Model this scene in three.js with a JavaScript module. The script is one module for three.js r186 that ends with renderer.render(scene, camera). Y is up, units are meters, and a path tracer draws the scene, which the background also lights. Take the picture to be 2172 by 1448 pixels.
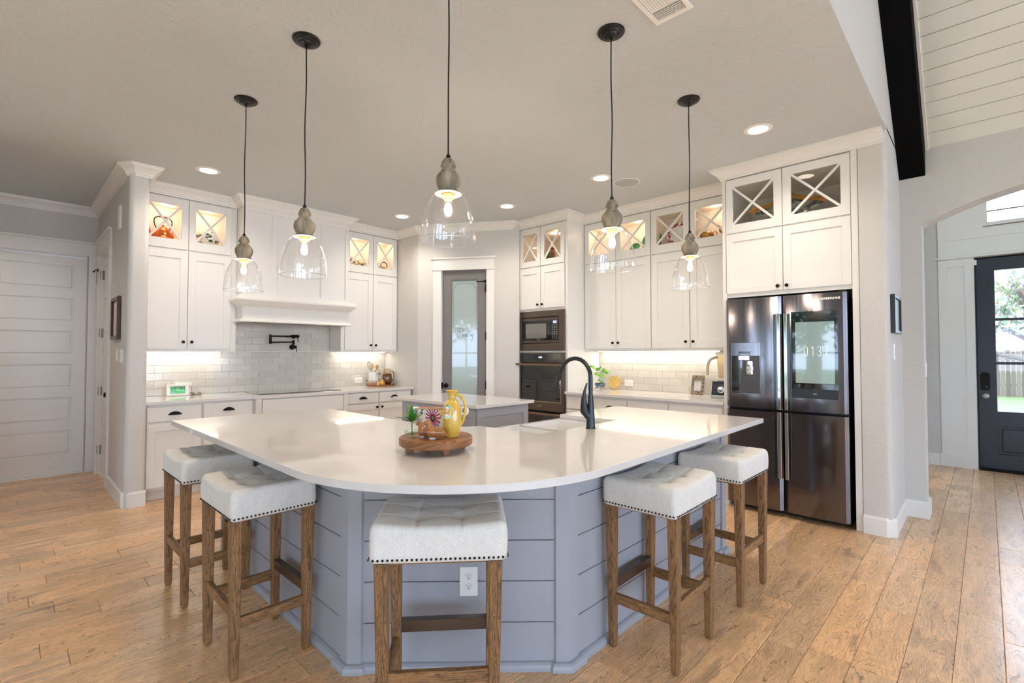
import * as THREE from 'three';
import { mergeGeometries, mergeVertices, toCreasedNormals } from 'three/addons/utils/BufferGeometryUtils.js';
import { RectAreaLightUniformsLib } from 'three/addons/lights/RectAreaLightUniformsLib.js';
import { FontLoader } from 'three/addons/loaders/FontLoader.js';
import { TextGeometry } from 'three/addons/geometries/TextGeometry.js';
import { MarchingCubes } from 'three/addons/objects/MarchingCubes.js';

// ---------------------------------------------------------------- camera, sky, exposure
// House axes: x runs along the fridge wall, -z runs along the range wall, y is up. The eye stands at x = z = 0.
const D2R = Math.PI / 180;
const scene = new THREE.Scene();
const camera = new THREE.PerspectiveCamera(2 * Math.atan(724 / 1041.03) / D2R, 2172 / 1448, 0.05, 200);
camera.position.set(0, 1.355, 0);
camera.rotation.order = 'YXZ';
camera.rotation.set(1.42 * D2R, 44 * D2R, 0);
scene.add(camera);

const renderer = new THREE.WebGLRenderer({ antialias: true });
renderer.toneMapping = THREE.LinearToneMapping;
renderer.toneMappingExposure = 1.86;
renderer.shadowMap.enabled = true;
renderer.shadowMap.type = THREE.PCFSoftShadowMap;
RectAreaLightUniformsLib.init();

const SUN_DIR = new THREE.Vector3(0.66, 0.75, 0.03).normalize();
// bright, evenly overcast white sky
scene.background = new THREE.Color(0.72, 0.91, 1.2);
scene.backgroundIntensity = 4.2;
const sun = new THREE.DirectionalLight(0xfff4e6, 4.0);
sun.position.copy(SUN_DIR.clone().multiplyScalar(40));
sun.castShadow = true;
sun.shadow.camera.left = sun.shadow.camera.bottom = -25;
sun.shadow.camera.right = sun.shadow.camera.top = 25;
sun.shadow.mapSize.set(2048, 2048);
scene.add(sun, sun.target);

// strengths of the lamps of the place
const WARM = 0xffead2, NEUTRAL = 0xfff4ea;
const CAN = 3, PENDANT = 0.4, STRIP = 7, PUCK = 0.035;

// ---------------------------------------------------------------- helpers
let seed = 20240611;
const rnd = () => { seed = (seed * 1664525 + 1013904223) >>> 0; return seed / 4294967296; };
const rr = (a, b) => a + (b - a) * rnd();
const names = {};
function numbered(n) { const k = names[n] = (names[n] ?? -1) + 1; return k ? n + '_' + String(k).padStart(3, '0') : n; }
const Y90 = Math.PI / 2;

function prep(g) {
  let q = g.index ? g.toNonIndexed() : g;
  for (const k of Object.keys(q.attributes)) if (!['position', 'normal', 'uv'].includes(k)) q.deleteAttribute(k);
  q.morphAttributes = {};
  if (!q.attributes.normal) q.computeVertexNormals();
  if (!q.attributes.uv) q.setAttribute('uv', new THREE.BufferAttribute(new Float32Array(q.attributes.position.count * 2), 2));
  return q;
}
function boxUV(g, s = 1, along) {   // metre uv by dominant normal; along = axis that u follows
  const p = g.attributes.position, n = g.attributes.normal, uv = new Float32Array(p.count * 2);
  for (let i = 0; i < p.count; i++) {
    const nx = Math.abs(n.getX(i)), ny = Math.abs(n.getY(i)), nz = Math.abs(n.getZ(i));
    const x = p.getX(i), y = p.getY(i), z = p.getZ(i);
    let u, v;
    if (nx >= ny && nx >= nz) { u = z; v = y; } else if (ny >= nz) { u = x; v = z; } else { u = x; v = y; }
    if (along === 'y' && !(ny > nx && ny > nz)) { const t = u; u = v; v = t; }
    if (along === 'z' && ny >= nx && ny >= nz) { const t = u; u = v; v = t; }
    uv[i * 2] = u * s; uv[i * 2 + 1] = v * s;
  }
  g.setAttribute('uv', new THREE.BufferAttribute(uv, 2));
  return g;
}
function merge(gs) { gs = [gs].flat(9).filter(Boolean).map(prep); return gs.length === 1 ? gs[0] : mergeGeometries(gs); }
function part(name, gs, m, parent, label) {
  const o = new THREE.Mesh(merge(gs), m);
  o.name = name; o.castShadow = o.receiveShadow = true;
  if (label) o.userData.label = label;
  parent.add(o);
  return o;
}
function thing(name, label, category, pos = [0, 0, 0], turn = 0, group) {
  const o = new THREE.Group(); o.name = numbered(name);
  o.position.set(...pos); o.rotation.y = turn;
  o.userData = { label, category }; if (group) o.userData.group = group;
  scene.add(o); return o;
}
function struct(name, gs, m, label, pos, turn) {
  const o = gs ? part(numbered(name), gs, m, scene) : new THREE.Group();
  if (!gs) { o.name = numbered(name); scene.add(o); }
  o.userData = { kind: 'structure' }; if (label) o.userData.label = label;
  if (pos) o.position.set(...pos); if (turn) o.rotation.y = turn;
  return o;
}
function copy(o, pos, turn, label, s) {
  const c = o.clone(); c.name = numbered(o.name.replace(/_\d{3}$/, '')); c.userData = { ...o.userData };
  if (pos) c.position.set(...pos); if (turn !== undefined) c.rotation.y = turn; if (label) c.userData.label = label;
  if (s) c.scale.setScalar(s);
  scene.add(c); return c;
}
const T = (g, x = 0, y = 0, z = 0) => g.translate(x, y, z);
// chamfered box given by its extents
function bx(x0, x1, y0, y1, z0, z1, c = 0.0015) {
  const w = x1 - x0, h = y1 - y0, d = z1 - z0, cx = (x0 + x1) / 2, cy = (y0 + y1) / 2, cz = (z0 + z1) / 2;
  c = Math.min(c, w * 0.3, h * 0.3, d * 0.3);
  if (c <= 0) return boxUV(T(new THREE.BoxGeometry(w, h, d).toNonIndexed(), cx, cy, cz));
  const a = [w / 2, h / 2, d / 2], P = (s, k) => s.map((q, i) => q * (a[i] - (i === k ? 0 : c)));
  const polys = [];
  for (let k = 0; k < 3; k++) for (const s of [-1, 1]) {
    const i = (k + 1) % 3, j = (k + 2) % 3, q = [];
    for (const [u, v] of [[-1, -1], [1, -1], [1, 1], [-1, 1]]) { const t = [0, 0, 0]; t[k] = s; t[i] = u; t[j] = v; q.push(P(t, k)); }
    polys.push(q);
  }
  for (let k = 0; k < 3; k++) { const i = (k + 1) % 3, j = (k + 2) % 3; for (const u of [-1, 1]) for (const v of [-1, 1]) {
    const t0 = [0, 0, 0], t1 = [0, 0, 0]; t0[k] = -1; t1[k] = 1; t0[i] = t1[i] = u; t0[j] = t1[j] = v;
    polys.push([P(t0, i), P(t1, i), P(t1, j), P(t0, j)]);
  } }
  for (const x of [-1, 1]) for (const y of [-1, 1]) for (const z of [-1, 1]) polys.push([0, 1, 2].map((k) => P([x, y, z], k)));
  const out = [];
  for (const q of polys) {
    const [A, B, C] = q.map((p) => new THREE.Vector3(...p)), n = B.clone().sub(A).cross(C.clone().sub(A));
    const mid = q.reduce((s, p) => s.add(new THREE.Vector3(...p)), new THREE.Vector3());
    const o = n.dot(mid) < 0 ? q.slice().reverse() : q;
    for (let i = 1; i + 1 < o.length; i++) out.push(...o[0], ...o[i], ...o[i + 1]);
  }
  const g = new THREE.BufferGeometry();
  g.setAttribute('position', new THREE.Float32BufferAttribute(out, 3));
  g.translate(cx, cy, cz); g.computeVertexNormals();
  return boxUV(g);
}
function lathe(pts, seg = 32, crease = 0.7) { return toCreasedNormals(new THREE.LatheGeometry(pts.map((p) => new THREE.Vector2(Math.max(p[0], 1e-4), p[1])), seg), crease); }
function latheSmooth(pts, seg = 40) {
  const c = new THREE.SplineCurve(pts.map((p) => new THREE.Vector2(p[0], p[1])));
  return new THREE.LatheGeometry(c.getPoints(pts.length * 5).map((p) => new THREE.Vector2(Math.max(p.x, 1e-4), p.y)), seg);
}
const V3 = (p) => new THREE.Vector3(...p);
function tube(pts, r, seg = 40, rs = 10, closed = false) {
  const g = new THREE.TubeGeometry(new THREE.CatmullRomCurve3(pts.map(V3), closed, 'catmullrom', 0.5), seg, r, rs, closed);
  if (closed) return g;
  const caps = [[pts[0], pts[1]], [pts[pts.length - 1], pts[pts.length - 2]]].map(([a, b]) => {
    const s = new THREE.SphereGeometry(r, rs, 6); return s.translate(...a);
  });
  return [g, ...caps];
}
function rod(a, b, r, r2 = r, seg = 14) {
  const A = V3(a), B = V3(b), d = B.clone().sub(A), g = new THREE.CylinderGeometry(r2, r, d.length(), seg);
  g.applyQuaternion(new THREE.Quaternion().setFromUnitVectors(new THREE.Vector3(0, 1, 0), d.normalize()));
  return g.translate(...A.add(B).multiplyScalar(0.5).toArray());
}
function ball(x, y, z, rx, ry = rx, rz = rx, ws = 20, hs = 14) { return new THREE.SphereGeometry(1, ws, hs).scale(rx, ry, rz).translate(x, y, z); }
// plan outline [x, z] pulled up from y0 to y1
function plan(pts, y0, y1, bevel = 0, holes = [], seg = 2) {
  const mk = (q) => q.map((p) => new THREE.Vector2(p[0], -p[1]));
  const s = new THREE.Shape(mk(pts)); for (const h of holes) s.holes.push(new THREE.Path(mk(h)));
  const g = new THREE.ExtrudeGeometry(s, { depth: y1 - y0 - 2 * bevel, bevelEnabled: bevel > 0, bevelSize: bevel, bevelThickness: bevel, bevelOffset: -bevel, bevelSegments: seg, curveSegments: 24 });
  g.rotateX(-Y90).translate(0, y0 + bevel, 0);
  return boxUV(prep(g));
}
// outline [x, y] pulled back from z1 to z0
function slab(pts, z0, z1, holes = [], bevel = 0) {
  const mk = (q) => q.map((p) => new THREE.Vector2(p[0], p[1]));
  const s = new THREE.Shape(mk(pts)); for (const h of holes) s.holes.push(new THREE.Path(mk(h)));
  const g = new THREE.ExtrudeGeometry(s, { depth: z1 - z0 - 2 * bevel, bevelEnabled: bevel > 0, bevelSize: bevel, bevelThickness: bevel, bevelOffset: -bevel, bevelSegments: 2, curveSegments: 24 });
  g.translate(0, 0, z0 + bevel);
  return boxUV(prep(g));
}
// moulding: profile [out, y] swept along the plan path [x, z]; out points to the right of the way along
function sweep(path, prof, from = 0, to = path.length - 1) {
  const dir = []; for (let i = 0; i + 1 < path.length; i++) { const dx = path[i + 1][0] - path[i][0], dz = path[i + 1][1] - path[i][1], l = Math.hypot(dx, dz); dir.push([dx / l, dz / l]); }
  const off = path.map((p, i) => {
    const a = dir[Math.max(0, i - 1)], b = dir[Math.min(dir.length - 1, i)], r1 = [-a[1], a[0]], r2 = [-b[1], b[0]], k = 1 + r1[0] * r2[0] + r1[1] * r2[1];
    return [(r1[0] + r2[0]) / k, (r1[1] + r2[1]) / k];
  });
  const at = (i, q) => [path[i][0] + off[i][0] * q[0], q[1], path[i][1] + off[i][1] * q[0]], out = [], n = prof.length;
  for (let i = from; i < to; i++) for (let k = 0; k < n; k++) {
    const a = at(i, prof[k]), b = at(i + 1, prof[k]), c = at(i + 1, prof[(k + 1) % n]), d = at(i, prof[(k + 1) % n]);
    out.push(...a, ...b, ...c, ...a, ...c, ...d);
  }
  const tri = THREE.ShapeUtils.triangulateShape(prof.map((p) => new THREE.Vector2(...p)), []);
  for (const [i, flip] of [[from, false], [to, true]]) for (const t of tri) for (const k of flip ? t : [...t].reverse()) out.push(...at(i, prof[k]));
  const g = new THREE.BufferGeometry(); g.setAttribute('position', new THREE.Float32BufferAttribute(out, 3));
  g.computeVertexNormals();
  return boxUV(g);
}
const rect = (x0, x1, y0, y1) => [[x0, y0], [x1, y0], [x1, y1], [x0, y1]];
function tint(g, r, gg, b) { const n = g.attributes.position.count, c = new Float32Array(n * 3); for (let i = 0; i < n; i++) { c[i * 3] = r; c[i * 3 + 1] = gg; c[i * 3 + 2] = b; } g.setAttribute('color', new THREE.BufferAttribute(c, 3)); return g; }

// ---------------------------------------------------------------- noise and textures
const HT = new Float32Array(65536); { let s = 7; for (let i = 0; i < 65536; i++) { s = (s * 1103515245 + 12345) & 0x7fffffff; HT[i] = s / 0x7fffffff; } }
const hash = (x, y) => HT[((x & 255) + (y & 255) * 256) & 65535];
function vn(x, y, px, py) {   // value noise of period px, py
  const xi = Math.floor(x), yi = Math.floor(y), fx = x - xi, fy = y - yi, u = fx * fx * fx * (fx * (fx * 6 - 15) + 10), v = fy * fy * fy * (fy * (fy * 6 - 15) + 10);
  const w = (a, p) => ((a % p) + p) % p, x0 = w(xi, px), x1 = w(xi + 1, px), y0 = w(yi, py), y1 = w(yi + 1, py);
  const a = hash(x0, y0), b = hash(x1, y0), c = hash(x0, y1), d = hash(x1, y1);
  return a + (b - a) * u + (c - a) * v + (a - b - c + d) * u * v;
}
function fbm(x, y, px, py, oct = 4) { let s = 0, a = 0.5, n = 0; for (let i = 0; i < oct; i++) { s += a * vn(x + i * 17, y + i * 31, px, py); n += a; x *= 2; y *= 2; px *= 2; py *= 2; a *= 0.5; } return s / n; }
function dataTex(w, h, fn, srgb) {
  const d = new Uint8Array(w * h * 4);
  for (let y = 0; y < h; y++) for (let x = 0; x < w; x++) {
    const c = fn(x / w, y / h), i = (y * w + x) * 4;
    d[i] = Math.max(0, Math.min(255, c[0])); d[i + 1] = Math.max(0, Math.min(255, c[1])); d[i + 2] = Math.max(0, Math.min(255, c[2])); d[i + 3] = 255;
  }
  const t = new THREE.DataTexture(d, w, h, THREE.RGBAFormat);
  t.wrapS = t.wrapT = THREE.RepeatWrapping; t.magFilter = THREE.LinearFilter; t.minFilter = THREE.LinearMipmapLinearFilter; t.generateMipmaps = true;
  if (srgb) t.colorSpace = THREE.SRGBColorSpace;
  t.needsUpdate = true; return t;
}
function canvasTex(w, h, draw) {
  const c = document.createElement('canvas'); c.width = w; c.height = h; draw(c.getContext('2d'), w, h);
  const t = new THREE.CanvasTexture(c); t.colorSpace = THREE.SRGBColorSpace; t.anisotropy = 8; return t;
}
const rep = (t, x, y = x) => { const c = t.clone(); c.repeat.set(x, y); c.needsUpdate = true; return c; };
const grey = (v) => [v, v, v];
// orange-peel plaster: 1 m square
const peelTex = rep(dataTex(512, 512, (u, v) => grey(255 * Math.min(1, Math.max(0, 0.5 + 1.6 * (fbm(u * 70, v * 70, 70, 70, 3) - 0.5))))), 1.1);
const knockTex = rep(dataTex(512, 512, (u, v) => { const a = fbm(u * 46, v * 46, 46, 46, 3), b = fbm(u * 90 + 5, v * 90, 90, 90, 2); return grey(255 * Math.min(1, Math.max(0, 0.4 + 1.9 * (a - 0.46) + 0.5 * (b - 0.5)))); }), 1.0);
const mottleTex = dataTex(256, 256, (u, v) => grey(246 + 9 * fbm(u * 6, v * 6, 6, 6, 4)), true);

// hickory: six board-wide strips, grain along u
const STRIPS = 6;
function hickory(u, v) {
  const s = Math.floor(v * STRIPS), t = v * STRIPS - s, o = s * 37.7;
  const w1 = fbm(u * 7 + o, t * 2 + o, 7, 64, 3), w2 = fbm(u * 24 + o, t * 6 + o, 24, 64, 3), wob = fbm(u * 90 + o, t * 14 + o, 90, 64, 2);
  const f = fbm(u * 3 + o, t * 1.1 + o, 3, 64, 2) * 1.9 + 0.3 * w1 + 0.11 * w2 + 0.035 * wob + (t - 0.5) * (t - 0.5) * (0.5 + 0.8 * hash(s, 9));
  const ring = f * 10, fr = ring - Math.floor(ring), brk = Math.min(1, Math.max(0, (fbm(u * 34 + o, t * 7 + o, 34, 64, 3) - 0.36) * 4));
  const line = Math.exp(-Math.pow((fr - 0.5) / 0.055, 2)) * brk;
  const pore = vn(u * 300, t * 60 + o, 300, 512), pore2 = vn(u * 70, t * 70 + o, 70, 512);
  const mot = fbm(u * 6 + o, t * 2.2 + o + 9, 6, 64, 4), dark = Math.max(0, mot - 0.63) * 3.0;
  return { line, pore, pore2, mot, dark, fr };
}
const hickoryMap = dataTex(2048, 1024, (u, v) => {
  const q = hickory(u, v), k = 1 - 0.30 * q.line - 0.13 * (q.pore2 - 0.5) - 0.08 * (q.pore > 0.74 ? 1 : 0) - 0.42 * Math.min(1, q.dark) + 0.22 * (q.mot - 0.5) + 0.06 * (q.fr - 0.5);
  return [244 * k, 197 * k * (1 - 0.02 * q.line), 148 * k * (1 - 0.05 * q.line) + 5 * q.dark];
}, true);
const hickoryBump = dataTex(1024, 512, (u, v) => { const q = hickory(u, v); return grey(200 - 120 * q.line - 20 * q.pore2 + 30 * fbm(u * 26, v * 30, 26, 30, 2)); });
// oak-like straight grain for the stools and the board; u along the grain, 1 unit = 1 m
const oakMap = dataTex(1024, 512, (u, v) => {
  const w = fbm(u * 4, v * 10, 4, 10, 3), f = fbm(u * 2, v * 22 + w * 2, 2, 22, 3) * 9 + v * 40, fr = f - Math.floor(f), l = Math.exp(-Math.pow((fr - 0.5) / 0.2, 2));
  const p = vn(u * 90, v * 300, 90, 256), k = 0.92 - 0.26 * l * (0.5 + w) - 0.16 * (p > 0.68 ? 1 : 0) + 0.22 * (fbm(u * 5 + 3, v * 7, 5, 7, 3) - 0.5);
  return [170 * k, 124 * k, 78 * k];
}, true);
const acaciaMap = dataTex(1024, 512, (u, v) => {
  const w = fbm(u * 3, v * 5, 3, 5, 3), f = w * 6 + v * 9, fr = f - Math.floor(f), k = 0.72 + 0.45 * fr * (0.6 + 0.4 * w) + 0.12 * (vn(u * 120, v * 300, 120, 256) - 0.5);
  return [158 * k, 102 * k, 58 * k];
}, true);
const burntMap = dataTex(1024, 512, (u, v) => {   // black stained beam with a few knots
  const w = fbm(u * 3, v * 4, 3, 4, 3); let f = w * 5 + v * 12, glow = 0;
  for (const [a, b] of [[0.2, 0.4], [0.46, 0.62], [0.78, 0.55]]) { const d = Math.hypot((u - a) * 5.5, (v - b) * 2.2); f += 2.2 * Math.exp(-d * d * 9); glow += Math.exp(-Math.pow((d - 0.12) / 0.05, 2)); }
  const fr = f - Math.floor(f), l = Math.exp(-Math.pow((fr - 0.5) / 0.06, 2)), k = 7 + 16 * l * fbm(u * 9, v * 9, 9, 9, 2);
  return [k + 34 * glow * fbm(u * 40, v * 20, 40, 20, 2), k + 14 * glow * 0.5, k + 2];
}, true);
const weatherMap = dataTex(512, 256, (u, v) => { const a = fbm(u * 6, v * 4, 6, 4, 5), b = fbm(u * 30, v * 8, 30, 8, 3), k = 0.62 + 0.75 * (a - 0.25) + 0.25 * (b - 0.5); return [166 * k, 154 * k, 132 * k]; }, true);
const linenMap = dataTex(512, 512, (u, v) => { const k = 1 - 0.07 * (vn(u * 256, v * 40, 256, 40) - 0.5) - 0.07 * (vn(u * 40, v * 256, 40, 256) - 0.5) - 0.05 * (fbm(u * 8, v * 8, 8, 8, 3) - 0.5); return [226 * k, 222 * k, 214 * k]; }, true);
const linenBump = dataTex(256, 256, (u, v) => grey(128 + 60 * Math.sin(u * Math.PI * 128) * Math.sin(v * Math.PI * 128) + 40 * (vn(u * 64, v * 64, 64, 64) - 0.5)));
const brushTex = dataTex(512, 512, (u, v) => grey(150 + 70 * (vn(u * 256, v * 3, 256, 3) - 0.5)));
const copperMap = dataTex(256, 256, (u, v) => { const k = 0.7 + 0.6 * fbm(u * 5, v * 4, 5, 4, 4); return [214 * k, 118 * k, 62 * k]; }, true);

const std = (color, rough = 0.6, o = {}) => new THREE.MeshStandardMaterial({ color, roughness: rough, ...o });
const phy = (color, rough = 0.4, o = {}) => new THREE.MeshPhysicalMaterial({ color, roughness: rough, ...o });
const M = {
  wall: std(0xd4d0ca, 0.85, { bumpMap: peelTex, bumpScale: 0.0014 }),
  ceiling: std(0xcdd1d2, 0.9, { bumpMap: knockTex, bumpScale: 0.0018 }),
  trim: std(0xebe8e2, 0.38),
  cab: std(0xeae7e1, 0.4),
  cabIn: std(0xeee6da, 0.55),
  grey: std(0xa6a8af, 0.42),
  greyDoor: std(0x7b7774, 0.45),
  gap: std(0x4a4947, 0.9),
  shiplapW: std(0xe4e4da, 0.5),
  quartz: phy(0xe2deda, 0.32, { clearcoat: 0.8, clearcoatRoughness: 0.04, map: rep(mottleTex, 1.5) }),
  sink: phy(0xf0efed, 0.14, { clearcoat: 0.7, clearcoatRoughness: 0.05 }),
  bronze: std(0x17120f, 0.36, { metalness: 0.75 }),
  black: std(0x090b10, 0.32, { metalness: 0.2 }),
  matBlack: std(0x0e0e0f, 0.55),
  faucet: std(0x3b3e42, 0.3, { metalness: 0.85 }),
  steel: std(0x747074, 0.22, { metalness: 1, roughnessMap: brushTex }),
  steelB: std(0x6e6259, 0.34, { metalness: 0.9 }),
  chrome: std(0xd8d6d2, 0.08, { metalness: 1 }),
  nickel: std(0x9a968e, 0.3, { metalness: 1 }),
  blackGlass: phy(0x08090a, 0.06, { clearcoat: 1, clearcoatRoughness: 0.02 }),
  glass: phy(0xffffff, 0, { transmission: 1, thickness: 0, ior: 1.5 }),
  bellGlass: phy(0xffffff, 0, { transmission: 1, thickness: 0, ior: 1.55 }),
  water: phy(0xffffff, 0, { transmission: 1, thickness: 0.02, ior: 1.33 }),
  thickGlass: phy(0xffffff, 0, { transmission: 1, thickness: 0.004, ior: 1.45 }),
  oak: std(0xffffff, 0.5, { map: oakMap }),
  acacia: std(0xffffff, 0.45, { map: acaciaMap }),
  burnt: phy(0xb0b0b8, 0.75, { map: burntMap, specularIntensity: 0.25 }),
  weather: std(0xffffff, 0.7, { map: rep(weatherMap, 1) }),
  linen: phy(0xffffff, 0.9, { map: rep(linenMap, 5), bumpMap: rep(linenBump, 12), bumpScale: 0.0004, sheen: 0.4, sheenRoughness: 0.6, sheenColor: new THREE.Color(0.9, 0.9, 0.95) }),
  nail: std(0x2c2824, 0.3, { metalness: 0.9 }),
  plate: std(0xf3f0ea, 0.35),
  grout: std(0xe9e5dd, 0.85),
  white: phy(0xf4f2ee, 0.2, { clearcoat: 0.5 }),
  glow: new THREE.MeshStandardMaterial({ color: 0xffffff, emissive: 0xfff1dc, emissiveIntensity: 9 }),
  filament: new THREE.MeshStandardMaterial({ color: 0xffffff, emissive: 0xffdcae, emissiveIntensity: 16 }),
  strip: new THREE.MeshStandardMaterial({ color: 0xffffff, emissive: 0xfff3e0, emissiveIntensity: 11 }),
};

// ---------------------------------------------------------------- the setting
const H = 3.04;                       // flat kitchen ceiling
const ZF = -5.29, XR = -6.21;         // fridge wall plane, range wall plane
// floor: sub-floor slab, boards that run along z
const BW = 0.1625;
const floor = struct('floor', bx(-7.8, 6.2, -0.12, -0.016, -8.6, 4.9, 0), std(0x2a1d14, 0.9), 'wide hickory plank floor running through kitchen and entry');
{
  const mats = [0, 1, 2].map((i) => new THREE.MeshPhysicalMaterial({ map: hickoryMap, bumpMap: hickoryBump, bumpScale: 0.0012, roughness: 0.33 + 0.03 * i, vertexColors: true, clearcoat: 0.4, clearcoatRoughness: 0.16 }));
  const plankGeo = (x0, x1, z0, z1, lift) => {
    const g = bx(x0 + 0.0007, x1 - 0.0007, -0.017, lift, z0 + 0.0007, z1 - 0.0007, 0.0022);
    const p = g.attributes.position, uv = g.attributes.uv, s = Math.floor(rr(0, STRIPS)), o = rnd(), flip = rnd() < 0.5 ? -1 : 1;
    for (let i = 0; i < p.count; i++) uv.setXY(i, o + flip * (p.getZ(i) - z0) / 2.3, (s + 0.04 + 0.92 * (p.getX(i) - x0) / BW) / STRIPS);
    const k = rr(0.80, 1.06), w = rr(-0.03, 0.05);
    return tint(g, k * (1 + w), k, k * (1 - 1.6 * w));
  };
  const kv = (n, gs, parent) => { const list = gs.map((g) => g), m = list.length > 1 ? mergeGeometries(list) : list[0]; const o = new THREE.Mesh(m, mats[Math.floor(rr(0, 3))]); o.name = n; o.castShadow = o.receiveShadow = true; parent.add(o); return o; };
  // in view from the eye?
  const right = [Math.cos(44 * D2R), -Math.sin(44 * D2R)], fwd = [-Math.sin(44 * D2R), -Math.cos(44 * D2R)];
  const px = (x, z) => { const d = x * fwd[0] + z * fwd[1], r = x * right[0] + z * right[1]; return d > 0.05 ? [1086 + 1041 * r / d, 750 + 1041 * 1.355 / d, d] : null; };
  const seen = (x, z) => { const p = px(x, z); return p && p[0] > -160 && p[0] < 2330 && p[1] < 1620; };
  // places that furniture or walls hide wholly
  const hidden = (x, z) => (x < -5.55 && z < -0.9) || (z < -4.65 && x < -0.7) || (x < -5 && z < -3.6) || (x > -3.8 && x < -1.36 && z < -1.08 && z > -1.8 && x < -2.2) || (x > -2.2 && x < -1.36 && z < -1.9 && z > -3.5) || (x > -4.3 && x < -3.1 && z > -3.5 && z < -2.8);
  const rows = [];
  for (let i = Math.floor((-7.46 + 0.125) / BW); i * BW - 0.125 < 6; i++) {
    const x0 = i * BW - 0.125, x1 = x0 + BW; let z = -8.2 - rr(0, 0.9);
    while (z < 4.7) {
      const far = Math.hypot(x0, z) > 5.4, len = rr(0.35, 1.45) * (far ? 1.25 : 1), z1 = Math.min(z + len, 4.75), xm = (x0 + x1) / 2;
      let vis = false, d = 1e9;
      for (let k = 0; k <= 4; k++) { const zz = z + (z1 - z) * k / 4; if (seen(xm, zz) && !hidden(xm, zz) && !(x1 < -0.6 && zz < -5.3)) { vis = true; const p = px(xm, zz); d = Math.min(d, p[2]); } }
      rows.push({ x0, x1, z0: z, z1, vis, d }); z = z1;
    }
  }
  const show = rows.filter((r) => r.vis).sort((a, b) => a.d - b.d), single = new Set(show.slice(0, 298)), rest = [];
  for (const r of rows) { const g = plankGeo(r.x0, r.x1, r.z0, r.z1, rr(-0.0012, 0)); if (single.has(r)) kv('plank', [g], floor); else rest.push(g); }
  const o = kv('far_planks', rest, floor); o.userData.kind = 'stuff';
}

// walls -------------------------------------------------------------
const wallBox = (name, x0, x1, y0, y1, z0, z1, label) => struct(name, bx(x0, x1, y0, y1, z0, z1, 0), M.wall, label);
const wallLeft = wallBox('wall_left', XR - 0.15, XR, 0, H, -3.95, -0.9, 'kitchen wall behind the range with grey subway tile');
// hall partition with rounded end (the side door opening is cut out)
{
  const r = 0.04, pts = [[-6.455, -0.75]];
  const arc = (cx, cz, a0, a1) => { for (let i = 0; i <= 5; i++) { const a = a0 + (a1 - a0) * i / 5; pts.push([cx + r * Math.cos(a), cz + r * Math.sin(a)]); } };
  arc(-5.43 - r, -0.75 - r, Y90, 0); arc(-5.43 - r, -0.9 + r, 0, -Y90);
  pts.push([-6.455, -0.9]);
  struct('wall_hall', [plan(pts, 0, H), bx(-7.6, -6.455, 2.485, H, -0.9, -0.75, 0), bx(-7.6, -7.255, 0, 2.485, -0.9, -0.75, 0)], M.wall, 'short partition wall with a rounded end beside the range wall cabinets');
}
// hall back wall with door opening
struct('wall_hall_back', slab([[-1.5, 0], [-0.185, 0], [-0.185, 2.485], [0.655, 2.485], [0.655, 0], [0.9, 0], [0.9, H], [-1.5, H]], -0.14, 0), M.wall, 'taupe wall of the back hall around the panelled door', [-7.46, 0, 0], Y90);
const wallReturn = struct('wall_return', bx(-6.36, -5.4, 0, H, -3.95, -3.8, 0), M.wall, 'short wall closing the range counter');
// pantry wall: local x along the wall from (-5.4,-3.8)
const PA = Math.atan2(0.5476, 0.8366), PO = [-5.4, 0, -3.8];
struct('wall_pantry', slab([[0, 0], [0.325, 0], [0.325, 2.455], [0.937, 2.455], [0.937, 0], [1.36, 0], [1.36, H], [0, H]], -0.13, 0), M.wall, 'angled wall holding the grey pantry door', PO, PA);
// fridge wall and arch wall in one: local x = world x
{
  const A = [[-4.5, 0], [-0.37, 0], [-0.37, 2.43]];
  // shallow three-centred arch through the points read from the photograph
  const q = [[-0.34, 2.448], [-0.29, 2.468], [-0.228, 2.49], [-0.119, 2.534], [0, 2.575], [0.121, 2.606], [0.225, 2.629], [0.4, 2.662], [0.6, 2.69], [0.8, 2.705], [1.02, 2.71]];
  for (const p of q) A.push(p); for (const p of [...q].reverse().slice(1)) A.push([2.04 - p[0], p[1]]);
  A.push([2.41, 2.43], [2.41, 0], [6, 0], [6, 3.3], [-0.51, 3.3], [-0.51, H + 0.02], [-4.5, H + 0.02]);
  struct('wall_right', slab(A, -0.21, 0), M.wall, 'long wall behind the fridge with an arched opening to the entry', [0, 0, ZF]);
}
// stub wall beside the fridge, rounded corner
{
  const r = 0.04, pts = [[-0.69, ZF], [-0.69, -4.56]];
  for (let i = 0; i <= 5; i++) { const a = Y90 - Y90 * i / 5; pts.push([-0.51 - r + r * Math.cos(a), -4.56 - r + r * Math.sin(a)]); }
  pts.push([-0.51, ZF]);
  struct('wall_stub', plan(pts, 0, H + 0.02), M.wall, 'narrow wall end beside the refrigerator');
}
// wall over the kitchen ceiling edge towards the tall room
struct('wall_gable', bx(-0.66, -0.51, H + 0.002, 6.2, ZF - 0.2, 4.75, 0), M.wall, 'upper wall where the flat ceiling meets the tall room');
struct('wall_nook', [bx(-5.55, -5.4, 0, H, 0.16, 4.75, 0), bx(-7.6, -5.55, 0, H, 1.36, 1.5, 0)], M.wall, 'left wall outside the picture that shuts off the back hall');
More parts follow.
